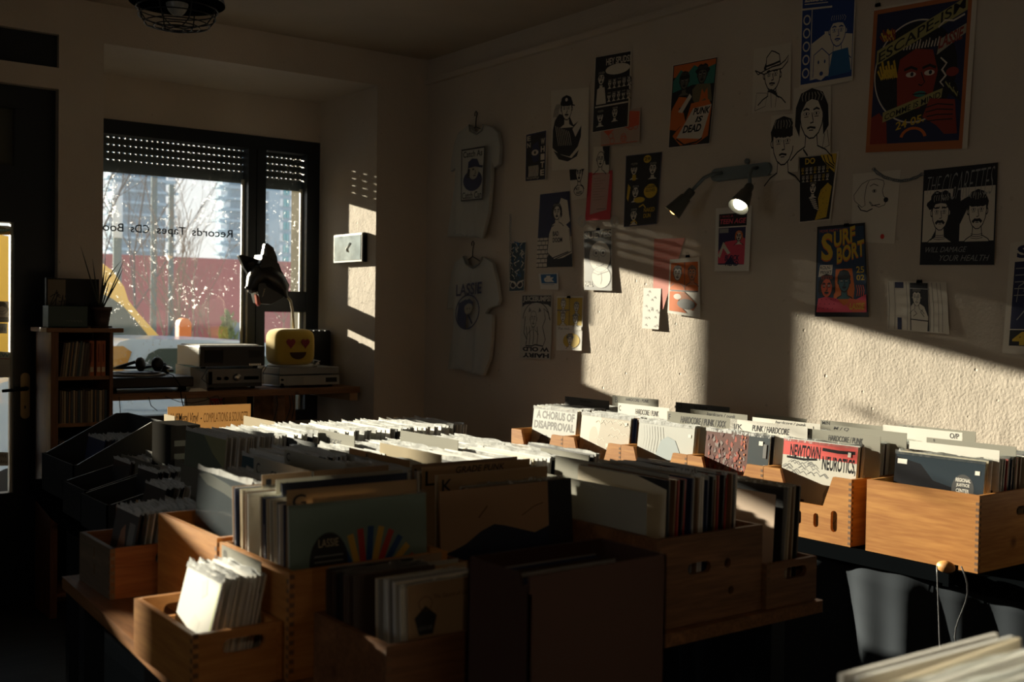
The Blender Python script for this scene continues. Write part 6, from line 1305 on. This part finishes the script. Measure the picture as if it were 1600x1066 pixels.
# 20 big dark poster
CRM = mat('dull_yellow_ink', (.36, .33, .13), .75)
a = Art(); a.rect(.0, .0, .955, .985, FRM); a.rect(.04, .055, .92, .955, NAVY); a.ell(.46, .53, .40, .33, INK, 30); a.ring(.46, .53, .41, .34, .012, PAP, 40, 60, 300)
a.poly([(.04, .055), (.04, .24), (.12, .27), (.2, .2), (.22, .055)], RSK)
a.poly([(.30, .30), (.28, .50), (.30, .62), (.45, .68), (.62, .66), (.68, .52), (.64, .36), (.52, .28), (.38, .27)], RSK)
for i in range(12): a.line([(.33+.03*i, .68), (.345+.03*i, .72+.01*(i % 3)), (.34+.03*i, .70)], .012, PAP)
for u in (.42, .60): a.ell(u, .51, .05, .018, PAP); a.ell(u+.01, .512, .016, .014, INK); a.line([(u-.07, .545), (u, .56), (u+.06, .54)], .018, INK)
a.line([(.52, .52), (.56, .45), (.53, .43), (.50, .44)], .010, INK); a.ell(.52, .375, .06, .02, TL); a.line([(.45, .375), (.52, .378), (.59, .373)], .008, INK)
a.poly([(.06, .70), (.06, .60), (.92, .885), (.92, .975)], CRM); vs_, fs_ = text2d('ESCAPE-ISM', .01, 0)
a.L.append(([(.08+.82*x, .615+.285*x+.07*y) for x, y in vs_], fs_, INK))
for i in range(9): a.line([(.08+.02*i, .56+.03*(i % 3)), (.12+.02*i, .50), (.16+.01*i, .56)], .02, YE)
for i in range(9): a.line([(.08+.015*i, .80+.02*(i % 3)), (.12+.015*i, .76), (.15+.01*i, .83)], .016, YE if i % 2 else RSK)
a.poly([(.66, .62), (.92, .74), (.92, .80), (.68, .72)], mat('pale_speech', (.40, .36, .28), .8)); a.text('LASSIE', .67, .655, .90, .735, RSK, .03, .2, rise=.05)
a.line([(.70, .60), (.76, .56), (.72, .52), (.76, .48), (.71, .44), (.75, .41)], .02, PAP, taper=True); a.line([(.66, .80), (.72, .84), (.8, .83), (.9, .86)], .012, PAP)
a.poly([(.16, .27), (.74, .40), (.73, .34), (.16, .20)], CRM); vs_, fs_ = text2d('COMME IS MIND', .01, 0); a.L.append(([(.18+.54*x, .215+.125*x+.04*y) for x, y in vs_], fs_, INK))
a.poly([(.56, .22), (.62, .34), (.86, .32), (.90, .1), (.78, .1), (.70, .16)], RSK)
for k in range(4): a.line([(.58+.01*k, .28-.03*k), (.70, .30-.035*k), (.85, .285-.03*k)], .008, INK)
vs_, fs_ = text2d('24 05.', .02, 0); a.L.append(([(.30+.28*x, .14+.05*x+.055*y) for x, y in vs_], fs_, YE)); a.ring(.48, .08, .12, .07, .03, ORG, 20, 10, 170); a.ell(.82, .50, .06, .03, RSK); a.poly([(.74, .42), (.8, .47), (.86, .42), (.92, .3), (.8, .36)], INK)
for k in range(3): a.line([(.76+.04*k, .44-.03*k), (.80+.04*k, .40-.03*k), (.80+.04*k, .43-.03*k)], .012, CRM)
wallprint([(1366, 13.5), (1528, -16), (1511, 232), (1352.5, 238.5)], a, 'largest poster, rust bordered with a red face and yellow banners', PAP)
# 21 dog line drawing
a = Art(); dogp = [(.34, .89), (.20, .84), (.03, .68), (.05, .60), (.22, .50), (.29, .53), (.27, .64), (.30, .80), (.36, .89), (.52, .90), (.66, .87), (.68, .82), (.65, .73), (.68, .66), (.75, .60), (.72, .53), (.60, .50), (.46, .53), (.40, .58)]
a.line(dogp, .012, INK, .7); a.line([(.13, .53), (.2, .46), (.34, .44), (.46, .48)], .022, INK, .7); a.ell(.74, .60, .05, .035, INK); a.ring(.48, .73, .04, .022, .01, INK, 12); a.ell(.48, .73, .02, .016, INK); a.line([(.38, .80), (.46, .83), (.56, .80)], .01, INK); a.line([(.38, .58), (.44, .52), (.62, .54)], .012, INK)
a.ell(.72, .09, .045, .035, mat('red_dot', (.55, .03, .02), .7))
wallprint([(1333, 272), (1407.6, 265), (1397.5, 381), (1330, 377)], a, 'thin line drawing of a floppy eared dog head with a red dot', hang=.002, top=.002)
b = MB()
cp = [(1365, 264), (1372, 271), (1382, 277), (1395, 281), (1408, 283), (1420, 281), (1432, 277), (1441, 272)]
for k in range(36):
    u = k/35*(len(cp)-1); i = min(int(u), len(cp)-2); f = u-i; p = P(cp[i][0]*(1-f)+cp[i+1][0]*f, cp[i][1]*(1-f)+cp[i+1][1]*f, x=3.78)
    b.tube([p+V((.003*math.sin(t_+k), .007*math.cos(t_), .005*math.sin(t_))) for t_ in [math.pi*j/3 for j in range(7)]], .0014, mat('dull_blue_cord', None), 5, cap=False)
b.build('paper_chain', label='drooping curly chain from the dog drawing to the mugshot poster', cat='chain')
# 22 mugshots
a = Art(); a.rect(0, 0, 1, 1, INK); a.rect(.02, .24, .50, .78, PAP); a.rect(.53, .24, .98, .78, PAP); portrait(a, .26, .54, .18, PAP, INK, 'curly', 1, k=1.0, line=.010); portrait(a, .76, .54, .18, PAP, INK, 'bowl', 2, k=1.0, line=.010)
for cx in (.26, .76):
    a.line([(cx-.06, .425), (cx-.03, .45), (cx, .445), (cx+.03, .45), (cx+.06, .425)], .03, INK)
    a.line([(cx-.10, .60), (cx-.05, .585), (cx-.01, .60)], .012, INK); a.line([(cx+.02, .60), (cx+.06, .585), (cx+.10, .60)], .012, INK)
    for k in range(3): a.line([(cx-.08, .31-.02*k), (cx, .30-.02*k), (cx+.08, .31-.02*k)], .006, INK)
GP = mat('grey_letter', (.32, .32, .32), .7)
a.text('THE', .06, .74, .26, .92, GP, -.02, .5); a.text('CIGARETTES', .27, .66, .97, .93, GP, -.02, .5, rise=.04); a.text('WILL DAMAGE', .08, .13, .64, .185, GP, .0, .4); a.text('YOUR HEALTH', .28, .04, .94, .10, GP, .0, .4)
wallprint([(1443.6, 266), (1559.5, 253.8), (1553.4, 414), (1437, 414)], a, 'black poster with two mugshot faces and a health warning line', PAP)
# 23 surf
a = Art(); a.rect(0, 0, 1, 1, INK); a.rect(.03, .05, .97, .97, mat('deep_sea_ink', (.02, .05, .11), .75)); a.text('MOVIE PARTY SHOW', .06, .93, .66, .96, SAL); 
for o_, m_ in ((-.015, ORG), (0, YE)):
    a.text('S', .10, .62+o_, .34, .92+o_, m_, .03); a.text('URF', .36, .76+o_, .80, .93+o_, m_, .03, rise=.05); a.text('BORT', .42, .58+o_, .97, .75+o_, m_, .03, rise=.08)
a.poly([(.05, .44), (.08, .57), (.34, .57), (.32, .46)], PAP); a.text('KOLN-\nPRIVAT', .09, .47, .31, .56, INK, .02); a.text('25', .80, .47, .95, .54, YE, .02); a.text('02', .80, .39, .95, .45, YE, .02)
a.poly([(.34, .06), (.40, .52), (.72, .52), (.76, .3), (.7, .06)], ORG); portrait(a, .56, .38, .11, mat('blue_skin_ink', (.04, .12, .15), .75), INK, 'bowl', 3, k=1.5, line=.014); portrait(a, .22, .33, .12, SAL, INK, 'long', 4, k=1.5, line=.014)
a.poly([(.03, .05), (.06, .2), (.2, .22), (.42, .2), (.55, .12), (.97, .24), (.97, .05)], PK); a.poly([(.60, .12), (.66, .20), (.97, .17), (.94, .06), (.72, .05)], SAL); a.text('LASSIE', .66, .08, .94, .15, YE, .02, .2)
for i in range(12): a.ell(.07+.03*i, .09+.05*(i % 3), .008, .006, INK, 6)
for i in range(4): a.line([(.80+.04*i, .22), (.82+.04*i, .28), (.80+.04*i, .34)], .012, SAL)
wallprint([(1277, 354.6), (1351.4, 348), (1357.5, 495.5), (1273.3, 495)], a, 'colourful poster with big yellow letters over red and blue faces', top=.012, hang=.006)
# 24 curtain
a = Art(); 
for x in (.02, .12, .33, .38, .70, .76, .84, .90): a.line([(x, .02), (x+.015, .5), (x-.005, .98)], .006, DG)
a.rect(.13, .86, .28, .98, NAVY); a.rect(.17, .02, .24, .26, NAVY); a.rect(.39, .02, .69, .97, INK); a.poly([(.40, .02), (.40, .5), (.48, .62), (.62, .5), (.68, .3), (.66, .02)], PAP); portrait(a, .50, .68, .17, PAP, INK, 'short', 1, k=.62, line=.008)
a.line([(.39, .86), (.72, .85)], .02, GP); a.line([(.40, .24), (.68, .22)], .02, INK); a.line([(.44, .3), (.5, .36), (.46, .42)], .01, INK); a.line([(.62, .3), (.56, .4), (.6, .44)], .01, INK)
wallprint([(1386.7, 439), (1479, 440.6), (1483, 522), (1387, 515)], a, 'wide pencil print of a face between curtains, low on the wall')
# 25 right edge
a = Art(); a.rect(.08, .05, 1, .99, PAP); a.text('S', .10, .85, .27, .965, NAVY, .05); a.rect(.08, .22, 1, .82, NAVY); a.rect(.08, .07, 1, .21, INK); a.text('4.5.', .12, .075, .60, .195, YE, .05)
for k in range(5): a.line([(.1, .76-.06*k), (1, .76-.06*k)], .008, GP)
a.ell(.75, .52, .22, .17, YE); a.line([(.14, .46), (.16, .6), (.3, .66)], .01, GP); a.line([(.16, .3), (.3, .42), (.6, .44)], .01, GP)
for u, v in ((.2, .62), (.22, .55), (.28, .58), (.3, .5), (.24, .42)): a.text('x', u, v, u+.04, v+.025, GP)
wallprint([(1579, 379), (1700, 366), (1690, 557), (1566, 552)], a, 'navy and yellow poster cut off by the right edge of the photo')
# 26 teenage
a = Art(); a.rect(.10, .70, .88, .90, INK); a.text('I WAS A', .14, .84, .5, .88, PK); a.text('TEEN AGE', .13, .74, .86, .82, PK, .03, .2); a.rect(.10, .10, .86, .68, PUR); a.rect(.12, .60, .38, .67, GP); a.poly([(.1, .3), (.3, .46), (.4, .3), (.6, .12), (.86, .1), (.86, .5), (.7, .55), (.6, .40), (.3, .12), (.1, .12)], PK)
portrait(a, .68, .54, .075, PAP, INK, 'long', 2, k=1.6, line=.012, dark=ORG); a.poly([(.1, .24), (.25, .46), (.46, .28), (.38, .26), (.25, .36), (.16, .2)], PAP); a.text('BLOCK', .30, .16, .72, .25, NAVY, .03, .2); a.text('HEAD', .32, .08, .70, .155, NAVY, .03, .2)
wallprint([(1118.6, 325.8), (1175, 321), (1170, 423.6), (1116.4, 423.6)], a, 'pink and black print on white paper below the lit spot', PAPW, hang=.012)
# 27 pink letter behind
a = Art()
for i in range(9): a.rect(.04, .90-.045*i, .04+.5*(.6+.4*((i*5) % 3)/2), .905-.045*i, SAL)
wallprint([(1022, 373.5), (1070, 372), (1036, 484), (1020, 480)], a, 'pale pink letter partly behind the red portrait comic', PKP, hang=.004, top=.002)
# 28 red portraits
a = Art(); a.rect(.05, .43, .95, .93, ORG); portrait(a, .28, .74, .13, PAPW, DG, 'short', 4, k=1.5, line=.014); portrait(a, .76, .74, .12, mat('orange_skin_ink', (.55, .22, .12), .75), DG, 'short', 5, k=1.5, line=.014); a.line([(.52, .43), (.52, .93)], .02, DG); a.line([(.05, .43), (.95, .43)], .02, DG)
a.poly([(.05, .05), (.05, .41), (.45, .41), (.3, .2), (.6, .05)], ORG); a.poly([(.3, .36), (.5, .42), (.92, .22), (.8, .1), (.5, .14)], mat('rust_panel', (.45, .16, .07), .7)); a.ell(.58, .2, .28, .09, DG, 20); a.ell(.3, .32, .12, .05, PAPW)
wallprint([(1046.6, 405.6), (1093, 402), (1094, 497), (1043, 489)], a, 'red portrait comic page at the edge of the light', PAPW, hang=.010, top=.008)
# 29 bright picture
a = Art(); R = random.Random(1)
for i in range(16): x, y = R.uniform(.1, .9), R.uniform(.05, .95); a.line([(x, y), (x+.06, y+.04), (x+.12, y-.01)], .02, MG)
wallprint([(1005.6, 450), (1033, 451), (1029, 515), (1003, 513)], a, 'small white print glaring in the sunlight left of the red comic', PAPW, hang=.008, top=.006)
# clear hooks
for px_, lb in ((909, 'left'), (960, 'right')):
    b = MB()
    for k in range(3): b.tube([P(px_+(6-1.6*k)*math.cos(t_), 346+(9-2*k)*math.sin(t_), x=3.78-.004*k) for t_ in [math.pi*j/8 for j in range(17)]], .0015, mat('clear_bead', (.55, .55, .52), .15), 6, cap=False)
    b.build('wire_hoop', label='small shiny wire hoop %s above the round headed print' % lb, cat='hoop')
# binder clips and nails
for px_, py_, what in ((1146, 319, 'pink and black print'), (1075, 399, 'red portrait comic'), (1323, 350, 'colourful yellow lettered poster'), (1437, 438, 'face between curtains print'), (889, 463, 'yellow comic strip page'), (935, 357, 'round headed print'), (1372, 6, 'largest rust bordered poster')):
    t = thing('binder_clip', tuple(P(px_, py_, x=3.79)), 'small binder clip at the top of the %s' % what, 'clip', 'binder clips'); p = P(px_, py_, x=3.785)
    b = MB(); b.hexa([(p.x-.008, p.y-.010, p.z-.010), (p.x+.004, p.y-.010, p.z-.010), (p.x+.004, p.y+.010, p.z-.010), (p.x-.008, p.y+.010, p.z-.010)], [(p.x-.004, p.y-.010, p.z+.002), (p.x, p.y-.010, p.z+.002), (p.x, p.y+.010, p.z+.002), (p.x-.004, p.y+.010, p.z+.002)], DARK); b.build('clip_body', t)
    b = MB(); b.tube([p+V((-.004, -.005, 0)), p+V((-.006, -.007, .014)), p+V((-.006, .007, .014)), p+V((-.004, .005, 0))], .0011, SILV, 5); b.build('wire_handle', t)
